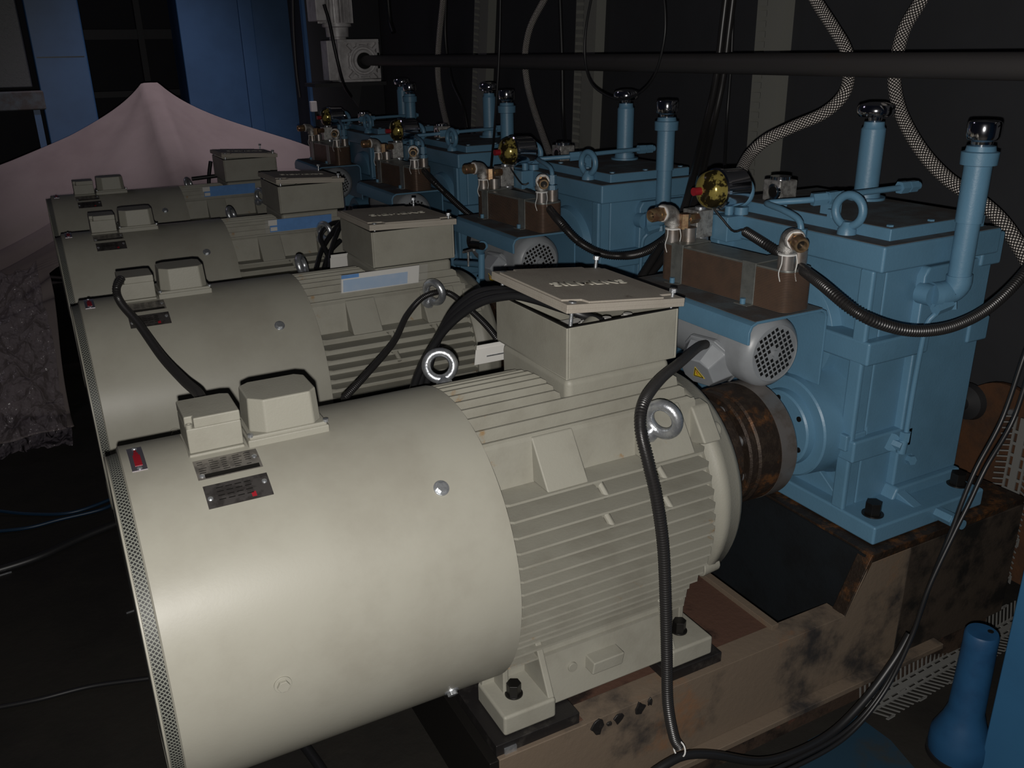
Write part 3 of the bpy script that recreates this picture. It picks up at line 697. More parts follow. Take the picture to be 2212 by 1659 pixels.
# ================================================================= PLATE COOLER on the bracket
def make_cooler():
    t = thing('plate_cooler', 'nearest copper plate heat exchanger standing on the blue bracket', 'heat exchanger', (1.386, .15, .335), 'plate heat exchangers')
    body = MB(); x0, x1, y0, y1 = 1.345, 1.432, -.055, .355
    def rr(x0, x1, y0, y1, r, n=6):
        out = []
        for cx, cy, a0 in ((x1-r, y0+r, -90), (x1-r, y1-r, 0), (x0+r, y1-r, 90), (x0+r, y0+r, 180)):
            for i in range(n+1):
                a = R(a0+90*i/n); out.append((cx+r*math.cos(a), cy+r*math.sin(a)))
        return out
    N = 25; z0, z1 = .3352, .425; ring = []
    for i in range(N):
        za, zb = z0+(z1-z0)*i/N, z0+(z1-z0)*(i+1)/N; h = zb-za
        for z, off in ((za, .0028), (za+h*.28, 0), (za+h*.72, 0), (zb, .0028)):
            ring.append([(x, y, z) for x, y in rr(x0+off, x1-off, y0+off, y1-off, .022)])
    n = len(ring[0]); vs = [p for r_ in ring for p in r_]; fs = []
    for k in range(len(ring)-1):
        for i in range(n): fs.append((k*n+i, k*n+(i+1) % n, (k+1)*n+(i+1) % n, (k+1)*n+i))
    fs.append(tuple(range(n))); fs.append(tuple(range((len(ring)-1)*n, len(ring)*n)))
    body.add(vs, fs); pk = part(t, 'plate_pack', 'copper', body, sharp=20)
    part(t, 'end_plate', 'straps', MB().prism(rr(x0+.001, x1-.001, y0+.001, y1-.001, .022), 'z', .4245, .4295), .001)
    for y in (.055, .290):
        s_ = MB().prism([(x0-.022, .3352), (x0-.022, .3378), (x0-.0045, .3378), (x0-.003, .340), (x0-.003, .4325), (x1+.003, .4325), (x1+.003, .3378), (x1+.022, .3378), (x1+.022, .3352), (x1+.0005, .3352), (x1+.0005, .430), (x0-.0005, .430), (x0-.0005, .3352)], 'y', y-.020, y+.020)
        st = part(t, 'clamp_strap', 'straps', s_, .0005)
        part(st, 'strap_bolt', 'blue', MB().cyl((x0-.014, y, .3375), (x0-.014, y, .350), .0065, n=14))
    for (x, y, h) in ((1.3645, -.030, .461), (1.411, -.022, .464), (1.3655, .334, .461), (1.392, .305, .466)):
        part(t, 'nipple', 'steel', MB().lathe([(.4290, .0), (.4290, .0190), (h, .0190), (h, .015), (h-.004, 0)], (x, y, 0), (0, 0, 1), 28))
    # two iron elbows with thread tape and brass unions
    for (x, y, d) in ((1.3645, -.030, Vector((-.55, -1, -.12))), (1.3655, .334, Vector((-1, -.05, -.03)))):
        d = d.normalized(); zb = .480; br = .024
        mb = MB().cyl((x, y, .458), (x, y, .476), .0145, n=20)
        path = [(x, y, .472), (x, y, zb)]
        for i in range(1, 7):
            a = R(15*i); path.append(Vector((x, y, zb))+d*(br*(1-math.cos(a)))+Vector((0, 0, br*math.sin(a))))
        path.append(Vector(path[-1])+d*.010)
        mb.tube(path, .0195, 24)
        mb.lathe([(0, 0), (0, .0215), (.007, .0215), (.007, 0)], (x, y, .470), (0, 0, 1), 24)
        e = Vector(path[-1]); mb.lathe([(0, 0), (0, .0220), (.006, .0220), (.006, 0)], e-d*.003, d, 24)
        el = part(t, 'pipe_elbow', 'iron', mb, sharp=50)
        part(el, 'thread_tape', 'ptfe', MB().lathe([(.4605, .0), (.4605, .0200), (.4635, .0202), (.4645, .013)], (x, y, 0), (0, 0, 1), 24))
        part(el, 'thread_tape', 'ptfe', MB().lathe([(0, .012), (0, .0195), (.004, .0195), (.004, .012)], e+d*.0035, d, 24))
        for w in ((-.020, -.004), (.004, -.021)):
            part(el, 'tape_tail', 'ptfe', MB().tube(catmull([Vector((x+w[0], y+w[1], .464)), Vector((x+w[0]*1.12, y+w[1]*1.1-.002, .445)), Vector((x+w[0]*1.25-.002, y+w[1]*1.1, .425)), Vector((x+w[0]*1.2+.003, y+w[1]*1.15, .405))], .006), .0011, 6))
        part(el, 'brass_union', 'brass', MB().hexn(e+d*.006, e+d*.021, .0185).lathe([(.020, .012), (.020, .0165), (.040, .0165), (.044, .0145), (.044, .0105), (.028, .010)], e, d, 24))
        part(el, 'bore', 'black', MB().cyl(e+d*.027, e+d*.030, .0108, n=18))
    return t
cooler = make_cooler(); cooler.location.x = 1.373; cooler.rotation_euler.z = R(4.2); coolers = [cooler]
for k in (1, 2, 3): coolers.append(dup(cooler, S*k, ['', 'second copper plate heat exchanger, on the second gearbox bracket', 'third copper plate heat exchanger, darker, on the third bracket', 'farthest copper plate heat exchanger, beside the blue column edge'][k]))

# ================================================================= OIL PUMP MOTOR under the bracket
def make_pump():
    cx, cz = 1.352, .238
    t = thing('oil_pump_motor', 'nearest small pale grey pump motor with a square-holed fan cover', 'motor', (cx, .12, cz-.085), 'small pump motors under the brackets')
    part(t, 'motor_body', 'pumpgrey', MB().lathe([(.045, 0), (.045, .074), (.30, .074), (.305, .068), (.34, .068), (.34, 0)], (cx, 0, cz), (0, 1, 0), 48))
    fc = part(t, 'fan_cover', 'pumpgrey', MB().lathe([(.068, .076), (.066, .0845), (.052, .0855), (.045, .0845), (-.008, .0845), (-.022, .081), (-.032, .072), (-.036, .066), (-.0335, .0655), (-.0335, .0)], (cx, 0, cz), (0, 1, 0), 56), sharp=40)
    mb = MB(); pitch_ = .0125
    for i in range(-5, 6):
        for j in range(-5, 6):
            u, v = i*pitch_*.98, j*pitch_
            if math.hypot(u, v) < .060 and math.hypot(u, v) > .013:
                mb.obox((cx+u*.9-v*.42, -.0338, cz+v*.9+u*.42), (.9, 0, .42), (0, 1, 0), .0037, .0008, .0037)
    part(fc, 'vent_holes', 'black', mb)
    part(fc, 'hub_boss', 'pumpgrey', MB().cyl((cx, -.040, cz), (cx, -.032, cz), .008, n=18))
    # terminal box hanging off the flank
    dx = Vector((-.82, -.12, -.42)).normalized(); e = Vector((0, 1, 0)); e = (e-dx*e.dot(dx)).normalized(); f = dx.cross(e)
    c0 = Vector((cx, .105, cz))+dx*.072; vs = []
    for t_, hy, hz in ((0, .066, .060), (.012, .068, .062), (.014, .062, .056), (.062, .046, .038)):
        for a in range(8):
            k = R(22.5+45*a); q = [(1, .55), (.55, 1), (-.55, 1), (-1, .55), (-1, -.55), (-.55, -1), (.55, -1), (1, -.55)][a]
            vs.append(c0+dx*t_+e*q[0]*hy+f*q[1]*hz)
    fs = [tuple(range(8)), tuple(range(24, 32))]+[(k*8+i, k*8+(i+1) % 8, (k+1)*8+(i+1) % 8, (k+1)*8+i) for k in range(3) for i in range(8)]
    jb = part(t, 'terminal_cover', 'pumpgrey', MB().add(vs, fs), .009, seg=4)
    lc = c0+dx*.0625-e*.004
    tri = MB().add([lc+e*a+f*b+dx*h for h in (0, .0006) for a, b in ((-.018, .014), (.018, .014), (0, -.018))], [(0, 1, 2), (3, 5, 4), (0, 3, 4, 1), (1, 4, 5, 2), (2, 5, 3, 0)])
    lb = part(jb, 'warning_label', 'yellow', tri)
    bl = MB()
    for a, b in (((-.0140, .0118), (.0140, .0118)), ((.0140, .0118), (0, -.0140)), ((0, -.0140), (-.0140, .0118))):
        bl.tube([lc+e*a[0]+f*a[1]+dx*.0008, lc+e*b[0]+f*b[1]+dx*.0008], .0009, 6)
    part(lb, 'black_border', 'black', bl)
    part(lb, 'red_bolt', 'red', MB().tube([lc+e*.002-f*.007+dx*.0009, lc-e*.002-f*.001+dx*.0009, lc+e*.002+f*0+dx*.0009, lc-e*.001+f*.006+dx*.0009], .0007, 6))
    part(t, 'pump_flange', 'darksteel', MB().cyl((cx, .34, cz), (cx, .40, cz), .055, n=32))
    return t
pump = make_pump(); pumps = [pump]
for k in (1, 2, 3): pumps.append(dup(pump, S*k, ['', 'second small pump motor, behind the open terminal box lid', 'third small pump motor, edge of its round fan cover behind a terminal box', 'farthest small pump motor under the farthest bracket'][k]))

t = thing('drain_tap', 'small pale blue drain tap with a T handle, behind the second motor', 'tap', (1.18, 1.088, 0.196))
part(t, 'tap_body', 'blue', MB().cyl((1.18, 1.1, 0.273), (1.18, 1.106, 0.192), .011, n=14).cyl((1.18, 1.127, 0.188), (1.18, 1.143, 0.145), .007, n=12).cyl((1.18, 1.303, 0.203), (1.18, 1.103, 0.236), .010, n=14).cyl((1.18, 1.11, 0.283), (1.18, 1.085, 0.303), .016, n=14))
th_ = part(t, 'tee_handle', 'iron', MB().cyl((1.17, 1.181, 0.217), (1.17, 1.18, 0.268), .0035, n=10).cyl((1.17, 1.217, 0.257), (1.17, 1.134, 0.281), .0045, n=10))
part(t, 'black_knob', 'black', MB().cyl((1.17, 1.147, 0.293), (1.17, 1.071, 0.303), .012, n=12))

# ================================================================= MACHINE BEDS
def make_bed():
    t = thing('machine_bed', 'nearest scorched rusty steel bed under the motor and gearbox', 'machine base', (1.2, 0.05, FZ), 'steel machine beds')
    b = MB()
    for y0 in (-.272, .262):
        b.prism([(.52, -.52), (.52, BED), (1.405, BED), (1.47, -.214), (1.66, -.214), (1.66, -.52)], 'y', y0, y0+.014)
        b.box(.50, 1.75, y0-.030, y0+.044, -.535, -.52)                       # lower flange
    side = part(t, 'side_beam', 'bed', b, .002)
    part(t, 'pedestal_side', 'bedark', MB().box(1.60, 2.02, -.2735, .2775, -.535, -.2135), .002)
    pl = part(t, 'bed_plate', 'bedtop', MB().box(.70, 1.243, -.258, .262, BED-.016, BED), .002)
    rim = MB().box(.71, 1.41, -.272, -.215, BED-.002, BED+.001).box(1.225, 1.245, -.23, .262, BED-.20, BED+.012)
    part(t, 'edge_strip', 'bed', rim, .001)
    part(t, 'gearbox_pad', 'rusty', MB().box(1.47, 2.02, -.272, .505, -.212, -.1945).prism([(1.405, BED), (1.47, -.195), (1.47, -.212), (1.405, BED-.018)], 'y', -.272, -.235), .002)
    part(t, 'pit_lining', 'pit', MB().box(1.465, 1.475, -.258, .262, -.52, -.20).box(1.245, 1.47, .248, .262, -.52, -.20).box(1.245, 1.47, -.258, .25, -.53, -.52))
    part(t, 'plinth', 'plinth', MB().box(.62, 1.98, -.262, .20, FZ, -.535))
    part(t, 'end_plate', 'black', MB().box(.50, .5198, -.272, .276, -.52, BED), .002)  # black colour stands in for the shade on the bed's end face
    part(t, 'shim_plate', 'shim', MB().box(.519, .700, -.262, .262, BED-.006, -.3105), .002)
    for ya, yb in ((-.256, -.10), (.10, .256)): part(t, 'shim_plate', 'shim', MB().box(.915, 1.058, ya, yb, BED, -.3105), .002)
    return t
bed = make_bed(); beds = [bed]
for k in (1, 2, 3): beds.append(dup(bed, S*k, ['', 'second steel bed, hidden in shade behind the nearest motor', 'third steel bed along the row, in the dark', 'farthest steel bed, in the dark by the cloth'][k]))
# weld spatter lumps on the nearest bed
for (x, z, r) in ((.735, -.352, .012), (.785, -.350, .010), (.835, -.348, .011), (.760, -.356, .006), (.86, -.345, .007), (.91, -.35, .006)):
    part(bed, 'weld_lump', 'shim', MB().prism([(x+r*random.uniform(.6, 1.5)*math.cos(a*.628), z+r*random.uniform(.7, 2.0)*math.sin(a*.628)) for a in range(10)], 'y', -.2755, -.270), .0015)

part(bed, 'tag_clip', 'zinc', MB().box(.535, .560, -.2655, -.2605, -.336, -.322))

# ================================================================= ROUND PIPE and WORM DRIVE
PX, PZ = 1.80, .833
o = MB().cyl((PX, -1.1, PZ+.0), (PX, 3.93, PZ+.004), .0285, n=40).build('lineshaft', 'pipe' if 'pipe' in M else 'darksteel', origin=(PX, 1.4, PZ-.0285))
o.data.materials[0] = mat('dusty_black_tube', (0.045, 0.042, 0.042), 0.55, 0.2, 0.4, (0.06, 0.035, 0.02), 3, .6, .75)
tag(o, 'long dark round shaft running level above the gearboxes', 'shaft')
def worm():
    t = thing('worm_drive', 'pale aluminium worm gear drive with upright finned motor, holding the long shaft', 'gear drive', (1.78, 3.95, .72))
    y0 = 3.90
    L = (1.645, 3.9, 0.718); Rr = (1.896, 3.9, 0.711); T = (1.914, 3.9, 0.955)
    x0, x1, z0, z1 = L[0], Rr[0], L[2], T[2]
    cx, cz = PX, PZ+.002
    b = part(t, 'gear_case', 'purplewhite', MB().box(x0, x1, y0+.02, y0+.16, z0, z1).box(x0-.055, x0+.01, y0+.03, y0+.15, z0+.01, z1-.005), .006)
    f = MB(); bw = .016
    for q in ((x0, x1, z0, z0+bw), (x0, x1, z1-bw, z1), (x0, x0+bw, z0+bw, z1-bw), (x1-bw, x1, z0+bw, z1-bw)): f.box(q[0], q[1], y0-.012, y0+.021, q[2], q[3])
    for a in (45, 135, 225, 315): f.obox((cx+.108*math.cos(R(a)), y0+.008, cz+.108*math.sin(R(a))), (math.cos(R(a)), 0, math.sin(R(a))), (0, 1, 0), .022, .014, .008)
    part(b, 'face_frame', 'purplewhite', f.lathe([(.02, .045), (.02, .092), (-.004, .090), (-.006, .080), (.004, .076), (.006, .066), (-.014, .062), (-.016, .048), (-.012, .045)], (cx, y0, cz), (0, 1, 0), 40), .002)
    rb = MB()
    for i in range(8):
        a = i*PI/4+.39; rb.cyl((cx+.094*math.cos(a), y0-.012, cz+.094*math.sin(a)), (cx+.094*math.cos(a), y0, cz+.094*math.sin(a)), .009, n=10)
    part(b, 'face_boss', 'purplewhite', rb)
    part(b, 'hollow_bore', 'black', MB().cyl((cx, y0-.0145, cz), (cx, y0+.01, cz), .046, n=30))
    zc = z1
    part(t, 'adapter_flange', 'purplewhite', MB().lathe([(0, .035), (.012, .05), (.022, .05), (.024, .065), (.075, .068), (.080, .085), (.095, .085), (.095, 0)], (x0+.035, y0+.09, zc-.01), (0, 0, 1), 32))
    mo = MB().cyl((x0+.03, y0+.09, zc+.08), (x0+.03, y0+.09, zc+.42), .075, n=32)
    for i in range(28):
        a = 2*PI*i/28; c_ = Vector((x0+.03+.085*math.cos(a), y0+.09+.085*math.sin(a), zc+.25))
        mo.obox(c_, (math.cos(a), math.sin(a), 0), (0, 0, 1), .018, .16, .0025)
    m_ = part(t, 'finned_motor', 'purplewhite', mo)
    part(m_, 'motor_terminal_box', 'purplewhite', MB().box(x0-.115, x0-.055, y0-.02, y0+.16, zc+.10, zc+.30), .006)
    part(m_, 'cable_gland', 'black', MB().cyl((x0-.02, y0-.03, zc+.235), (x0-.02, y0+.02, zc+.235), .022, n=20))
    part(t, 'support_shelf', 'darksteel', MB().box(x0-.16, x1+.03, y0-.02, y0+.20, z0-.022, z0-.002).prism([(x0+.04, z0-.02), (x0+.16, z0-.02), (x0+.13, z0-.15)], 'y', y0+.08, y0+.09))
    return t
worm()
pk_ = (1.804, 5.08, 0.524)
o = MB().box(pk_[0]-.022, pk_[0]+.022, 5.055, 5.098, pk_[2]-.036, pk_[2]+.036).build('socket_box', 'white', bevel=.004, origin=(pk_[0], 5.08, pk_[2]-.036))
tag(o, 'small white socket box on the black cabinet, left of the gearboxes', 'socket box')

# ================================================================= SLOTTED WIRE DUCTS
def duct(name, x, y, z0, z1, wd, label, group='slotted ducts on the dark wall', lean=0.0, m='duct'):
    """upright duct on the wall; teeth on its far edge"""
    mb = MB(); dp = .05
    mb.box(-dp, 0, -wd*.5, wd*.14, 0, z1-z0)
    n = int((z1-z0)/.034)
    for i in range(n): mb.box(-dp, -dp+.003, wd*.13, wd*.5, i*.034+.004, i*.034+.024)
    mb.box(-dp, 0, wd*.5, wd*.5+.003, 0, z1-z0); mb.box(-.004, 0, wd*.13, wd*.5, 0, z1-z0)
    o = mb.build(name, m); o.location = (x, y, z0); o.rotation_euler = (lean, 0, 0)
    return tag(o, label, 'cable duct', group)
duct('wire_duct', 2.36, 1.08, .02, 2.4, .125, 'upright slotted grey duct on dark wall, behind the nearest gauge')
duct('wire_duct', 2.36, 2.31, .02, 2.4, .17, 'middle upright slotted grey duct on dark wall, left of the hanging cable loop', lean=.05)
duct('wire_duct', 2.36, 3.50, .02, 2.4, .17, 'leftmost upright slotted grey duct on dark wall, leaning beside a braided hose', lean=.15)

# open slotted trunking: base strip with thin fingers on both sides
def trunk(p0, p1, wd, fing, label, nrm, flare):
    p0 = Vector(p0); p1 = Vector(p1); d = (p1-p0); L = d.length; d.normalize(); nrm = Vector(nrm).normalized(); s_ = d.cross(nrm).normalized()
    mb = MB()
    mb.obox((p0+p1)/2+nrm*.002, d, s_, L/2, wd*.22, .002)
    for sd in (-1, 1): mb.obox((p0+p1)/2+nrm*.002+s_*sd*wd*.5, d, s_, L/2, .003, .002)
    for i in range(int(L/.033)): mb.obox(p0+d*(.033*i+.01)+nrm*.002, s_, d, wd*.5, .004, .0016)
    n = int(L/.0165)
    for sd in (-1, 1):
        for i in range(n+1):
            c = p0+d*(L*i/n)+s_*sd*wd*.5
            fl = flare[0] if sd < 0 else flare[1]
            q = c+s_*sd*fing*fl+nrm*fing*math.sqrt(max(0, 1-fl*fl))-(d*fing*.25 if flare[0] > .8 else d*0)
            mb.obox((c+q)/2, d, (q-c), (.0019), (q-c).length/2, .0012)
            if i % 7 == 0: mb.obox(q, d, (q-c), .012, .0035, .0012)
    o = mb.build('slotted_trunking', 'ductclear', origin=p0)
    return tag(o, label, 'cable duct')
trunk((1.50, -.295, FZ+.004), (2.19, -.262, FZ+.004), .034, .052, 'open slotted plastic trunking lying on floor along the bed', (0, 0, 1), (.15, .93))
trunk((2.12, -0.178, -0.485), (2.12, -0.175, -0.037), .044, .030, 'open slotted trunking standing upright before the orange rusted plate', (-1, 0, 0), (.95, .95))

# rusted round cover plate behind the nearest gearbox
t = thing('bearing_plate', 'orange rusted round-topped plate behind the nearest gearbox, two small bolts on it', 'plate', (2.2, -.06, -.55))
pc = (2.2, -0.062, -0.174)
pts = []
for i in range(25):
    a = PI*i/24; pts.append((pc[1]-.16*math.cos(a), -.21+.215*math.sin(a)))
pts = [(pc[1]-.16, -.55)]+pts+[(pc[1]+.16, -.55)]
part(t, 'plate_body', 'oranger', MB().prism(pts, 'x', 2.20, 2.215))
for p in ((2.198, -0.096, -0.064), (2.198, -0.088, -0.361)):
    part(t, 'plate_bolt', 'zinc', MB().hexn((2.2005, p[1], p[2]), (2.186, p[1], p[2]), .011))
p = (2.198, 0.038, -0.078); part(t, 'hub', 'darksteel', MB().lathe([(0, .02), (0, .055), (-.02, .05), (-.03, .02), (-.05, .018), (-.05, 0)], (2.2, p[1], p[2]), (1, 0, 0), 28))

# ================================================================= BLUE COLUMNS at the far end
def column(name, x0, x1, y0, y1, label, seam=None, band=None):
    t = thing(name, label, 'column', ((x0+x1)/2, (y0+y1)/2, FZ))
    b = MB().box(x0, x1, y0, y1, FZ, 3.2)
    part(t, 'shaft', 'bluecol', b, .01)
    if band: part(t, 'cover_strip', 'bluecol', MB().box(band[0], band[1], y0-.03, y0, FZ, 3.2), .006)
    if seam: part(t, 'seam', 'black', MB().box(x0+.02, x1-.02, y0-.0015, y0, seam, seam+.006))
    return t
column('steel_column', 1.04, 1.93, 5.60, 6.0, 'wide deep blue steel column right of the draped cloth peak', band=(1.46, 1.56))
column('steel_column', .085, .415, 5.60, 5.9, 'narrow deep blue steel column left of the draped cloth peak', seam=.885)
# thin blue edge post where the dark wall ends
o = MB().box(1.795, 1.815, 5.10, 5.16, FZ, 3.0).build('edge_post', 'bluecol', origin=(1.80, 5.13, FZ)); tag(o, 'thin blue edge strip of the dark cabinet beside the wide column', 'post')
# dark cabinet side behind worm drive
o = MB().box(1.816, 2.355, 5.10, 5.55, FZ, 3.0).build('control_cabinet', 'wall', origin=(2.08, 5.5, FZ)); tag(o, 'tall black cabinet behind the worm drive at the row end', 'cabinet')
# glossy machine panel top left
t = thing('machine_guard', 'dark glossy machine panel at the top left edge, flash glinting on it', 'machine panel', (-.6, 5.2, .3))
part(t, 'panel', 'glaze', MB().box(-1.4, .045, 5.55, 5.6, .70, 2.2), .01)
part(t, 'lower_beam', 'bluetop', MB().box(-1.4, .10, 5.48, 5.60, .56, .68), .01)
part(t, 'leg', 'bluecol', MB().box(.02, .06, 5.50, 5.56, FZ, .56))
part(t, 'leg', 'bluecol', MB().box(-1.38, -1.34, 5.50, 5.56, FZ, .56))
# dim machinery frame between the columns
t = thing('gantry', 'dark steel gantry in the gap between both blue columns', 'gantry', (.7, 7.4, FZ))
part(t, 'upright', 'darksteel', MB().box(.95, 1.0, 7.3, 7.4, FZ, 2.8)); part(t, 'upright', 'darksteel', MB().box(.45, .50, 7.3, 7.4, FZ, 2.8))
part(t, 'crossbar', 'darksteel', MB().box(.2, 1.4, 7.32, 7.38, 1.02, 1.10)); part(t, 'crossbar', 'darksteel', MB().box(.2, 1.4, 7.32, 7.38, .55, .60))

# ================================================================= BLUE POST and BOLLARD, front right
o = MB().box(1.556, 1.76, -.80, -.552, FZ, 1.0).build('steel_post', 'bluepost', bevel=.004, origin=(1.65, -.68, FZ)); tag(o, 'bright blue square post cut off by the right edge of the photo', 'post')
t = thing('bollard', 'blue round bollard with a flared foot beside the bright blue post', 'bollard', (1.56, -.50, FZ))
part(t, 'bollard_body', 'bluebol', MB().lathe([(FZ+.012, .0), (FZ+.012, .062), (FZ+.03, .064), (FZ+.06, .062), (FZ+.10, .045), (FZ+.13, .037), (FZ+.30, .034), (FZ+.328, .034), (FZ+.333, .031), (FZ+.333, .0)], (1.56, -.497, 0), (0, 0, 1), 40))
part(t, 'rubber_foot', 'blackrubber', MB().lathe([(FZ, 0), (FZ, .066), (FZ+.012, .066), (FZ+.014, 0)], (1.56, -.497, 0), (0, 0, 1), 40))
part(t, 'top_hole', 'black', MB().cyl((1.575, -.505, FZ+.3325), (1.575, -.505, FZ+.3345), .006, n=12))
# worn patch of blue paint on the floor
o = MB().prism([(1.461, -0.3, -0.619)[:2], (1.465, -0.397, -0.619)[:2], (1.428, -0.531, -0.619)[:2], (1.158, -0.381, -0.619)[:2], (1.299, -0.304, -0.619)[:2]], 'z', FZ, FZ+.0015).build('painted_patch', 'patch', origin=(1.4, -.35, FZ)); tag(o, 'worn patch of blue floor paint at the bottom, left of the bollard', 'floor marking')
for p, s_ in (((1.628, -0.296, -0.619), .02), ((1.755, -0.263, -0.619), .008)):
    pass
p = (1.624, -0.299, -0.619)
o = MB().obox((p[0], p[1], FZ+.002), (1, .5, 0), (0, 0, 1), .022, .0015, .004).build('plastic_scrap', 'ductclear', origin=(p[0], p[1], FZ)); tag(o, 'small pale scrap of plastic on floor right of the trunking', 'scrap')

# ================================================================= DRAPED CLOTH and FILM
def hash_noise(x, y):
    s_ = 0
    for a, b, c, d in ((3.1, 1.7, .3, 1.0), (-2.3, 4.1, 1.9, .7), (6.7, -3.3, 2.2, .45), (9.1, 7.3, .7, .3), (-13.0, 9.7, 4.0, .2)): s_ += d*math.sin(a*x+b*y+c)
    return s_
def cloth_z(x, y):
    ax, ay = .682, 4.70; dx = x-ax
    hw = .048
    d = max(0, abs(dx)-hw)
    fall = (.40*d+.10*(1-math.exp(-d*7))) if dx < 0 else (.40*d+.10*(1-math.exp(-d*7)))
    if dx < -.5: fall -= .06*(-dx-.5)
    dy = ay-y
    if dy > 0: z = .733-fall*(1-min(.35, dy*.35))-.57*dy-.03*math.sin(dy*3)
    else: z = .733-fall-.9*(-dy)
    # radiating folds from the peak
    rad = math.hypot(dx, dy); ang = math.atan2(dy, dx)
    z += .020*min(1, rad*1.2)*math.sin(ang*9+rad*1.5)+.006*min(1, rad)*hash_noise(x*1.2, y*1.2)*.6
    # sagging creases running along the left sheet
    if dx < 0: z -= .060*min(1, -dx)*(math.exp(-((y-(4.35+.35*dx))/.05)**2)+.8*math.exp(-((y-(4.05+.25*dx))/.04)**2)+.7*math.exp(-((y-(3.72+.15*dx+.05*math.sin(x*6)))/.05)**2)+.7*math.exp(-((y-(3.35-.10*dx))/.045)**2))
    return max(z, FZ+.012+.01*abs(hash_noise(x*3, y*3)))
nx, ny = 190, 190; X0, Y1 = -1.9, 5.35
vs = []; fs = []
def sst(a, b, t): t = min(1, max(0, (t-a)/(b-a))); return t*t*(3-2*t)
for j in range(ny+1):
    for i in range(nx+1):
        u = i/nx; v = j/ny
        y = 2.62+(Y1-2.62)*v
        xl = -.085-.015*math.sin(y*5)+(1.74+.10)*sst(3.60, 3.74, y)
        x = X0+(xl-X0)*u
        y2 = y+.10*math.sin(x*5)*(1-v)*max(0, 1-v*3)
        vs.append((x, y2, cloth_z(x, y2)))
for j in range(ny):
    for i in range(nx):
        a = j*(nx+1)+i; fs.append((a, a+1, a+nx+2, a+nx+1))
mb = MB().add(vs, fs)
o = mb.build('draped_cloth', 'cloth', sharp=80, origin=(.68, 4.7, FZ)); tag(o, 'large dusty white cloth draped over a machine, rising to one peak', 'cloth')
sm = o.modifiers.new('thick', 'SOLIDIFY'); sm.thickness = .004; sm.offset = -1
# crumpled clear film hanging in front of the cloth
vs = []; fs = []; nu, nv = 70, 70
for j in range(nv+1):
    for i in range(nu+1):
        u, v = i/nu, j/nv
        x = -.95+.84*u; y = 2.42+.75*v-.15*u
        zt = -.60+.62*v**1.2+.04*math.sin(u*9+v*4)
        n_ = hash_noise(x*9, y*9)*.014+hash_noise(x*23+1, y*19)*.007
        vs.append((x+.3*n_, y-.4*n_-.06*math.sin(v*PI)*math.sin(u*PI*3)**2, max(zt+n_, FZ+.01)))
for j in range(nv):
    for i in range(nu):
        a = j*(nu+1)+i; fs.append((a, a+1, a+nu+2, a+nu+1))
o = MB().add(vs, fs).build('plastic_film', 'film', sharp=25, origin=(-.5, 2.6, FZ)); tag(o, 'crumpled clear plastic film on floor at the left, left of the motor grilles', 'plastic sheet')

# ================================================================= LEAFLETS
def leaflet(k, x0, x1, z0, z1, y, m, label, tilt=-.25, name='leaflet'):
    t = thing(name, label, 'leaflet', ((x0+x1)/2, y+S*k, z0))
    Y = y+S*k; dz = z1-z0
    def q(x, u): return (x, Y-tilt*u*dz*-1, z0+u*dz)
    def sheet(xa, xb, ua, ub, off, m_, nm, th=.0012):
        mb = MB(); a = [Vector(q(xa, ua)), Vector(q(xb, ua)), Vector(q(xb, ub)), Vector(q(xa, ub))]
        n_ = (a[1]-a[0]).cross(a[3]-a[0]).normalized()
        if n_.y > 0: n_ = -n_
        mb.add([p+n_*off for p in a]+[p+n_*(off-th) for p in a], [(0, 1, 2, 3), (7, 6, 5, 4), (0, 4, 5, 1), (1, 5, 6, 2), (2, 6, 7, 3), (3, 7, 4, 0)])
        return part(t, nm, m_, mb)
    return t, sheet
M['paleblue'] = mat('pale_blue_print', srgb(150, 176, 205), 0.4, 0, .5, srgb(170, 186, 208), 8, .4, .6, coat=.4)
t, sh_ = leaflet(1, .646, .905, .262, .315, -.160, 'white', 'white and pale blue leaflet in a clear bag, on the second motor')
sh_(.650, .880, 0, 1, 0, 'white', 'paper'); sh_(.655, .845, .05, .72, .0008, 'paleblue', 'print_panel'); sh_(.650, .700, .80, 1.0, .0009, 'paperblue', 'blue_corner')
sh_(.646, .905, -.02, 1.05, .003, 'bag', 'clear_bag', .0004)
cu = bpy.data.curves.new('leaflet_print', 'FONT'); cu.body = 'SIEMENS'; cu.size = .0085; cu.extrude = .0002; cu.align_x = 'CENTER'; cu.align_y = 'CENTER'
to = bpy.data.objects.new('tmp', cu); COL.objects.link(to); bpy.context.view_layer.update()
tm = bpy.data.meshes.new_from_object(to.evaluated_get(bpy.context.evaluated_depsgraph_get())); bpy.data.objects.remove(to)
M['teal'] = mat('teal_print', (0.0, .10, .14), .5); tm.materials.clear(); tm.materials.append(M['teal'])
lt = bpy.data.objects.new('printed_word', tm); COL.objects.link(lt); lt.parent = t
lt.rotation_euler = (R(78), R(-90), 0)
lt.location = Vector((.866, S-.160+.25*.5*.053-.0022, .2885))-t.location
lt.rotation_euler = Matrix(((0, -1, 0), (0, 0, -1), (1, 0, 0))).to_euler()
for k, x0, x1, lab in ((2, .690, .950, 'blue leaflet in a shiny clear bag, on the third motor'), (3, .634, .895, 'blue leaflet in a shiny clear bag, on the farthest motor')):
    t, sh_ = leaflet(k, x0, x1, .250, .298, -.165, 'blue', lab)
    sh_(x0+.018, x1-.002, 0, 1, 0, 'paperblue', 'paper'); sh_(x0+.012, x0+.045, .55, 1.0, .0009, 'white', 'white_corner'); sh_(x0+.02, x0+.045, .1, .4, .0009, 'white', 'white_corner')
    sh_(x0, x1, -.04, 1.08, .0035, 'bag', 'clear_bag', .0004)
t, sh_ = leaflet(0, .742, .800, .236, .282, .252, 'white', 'small white booklet standing behind the nearest terminal box')
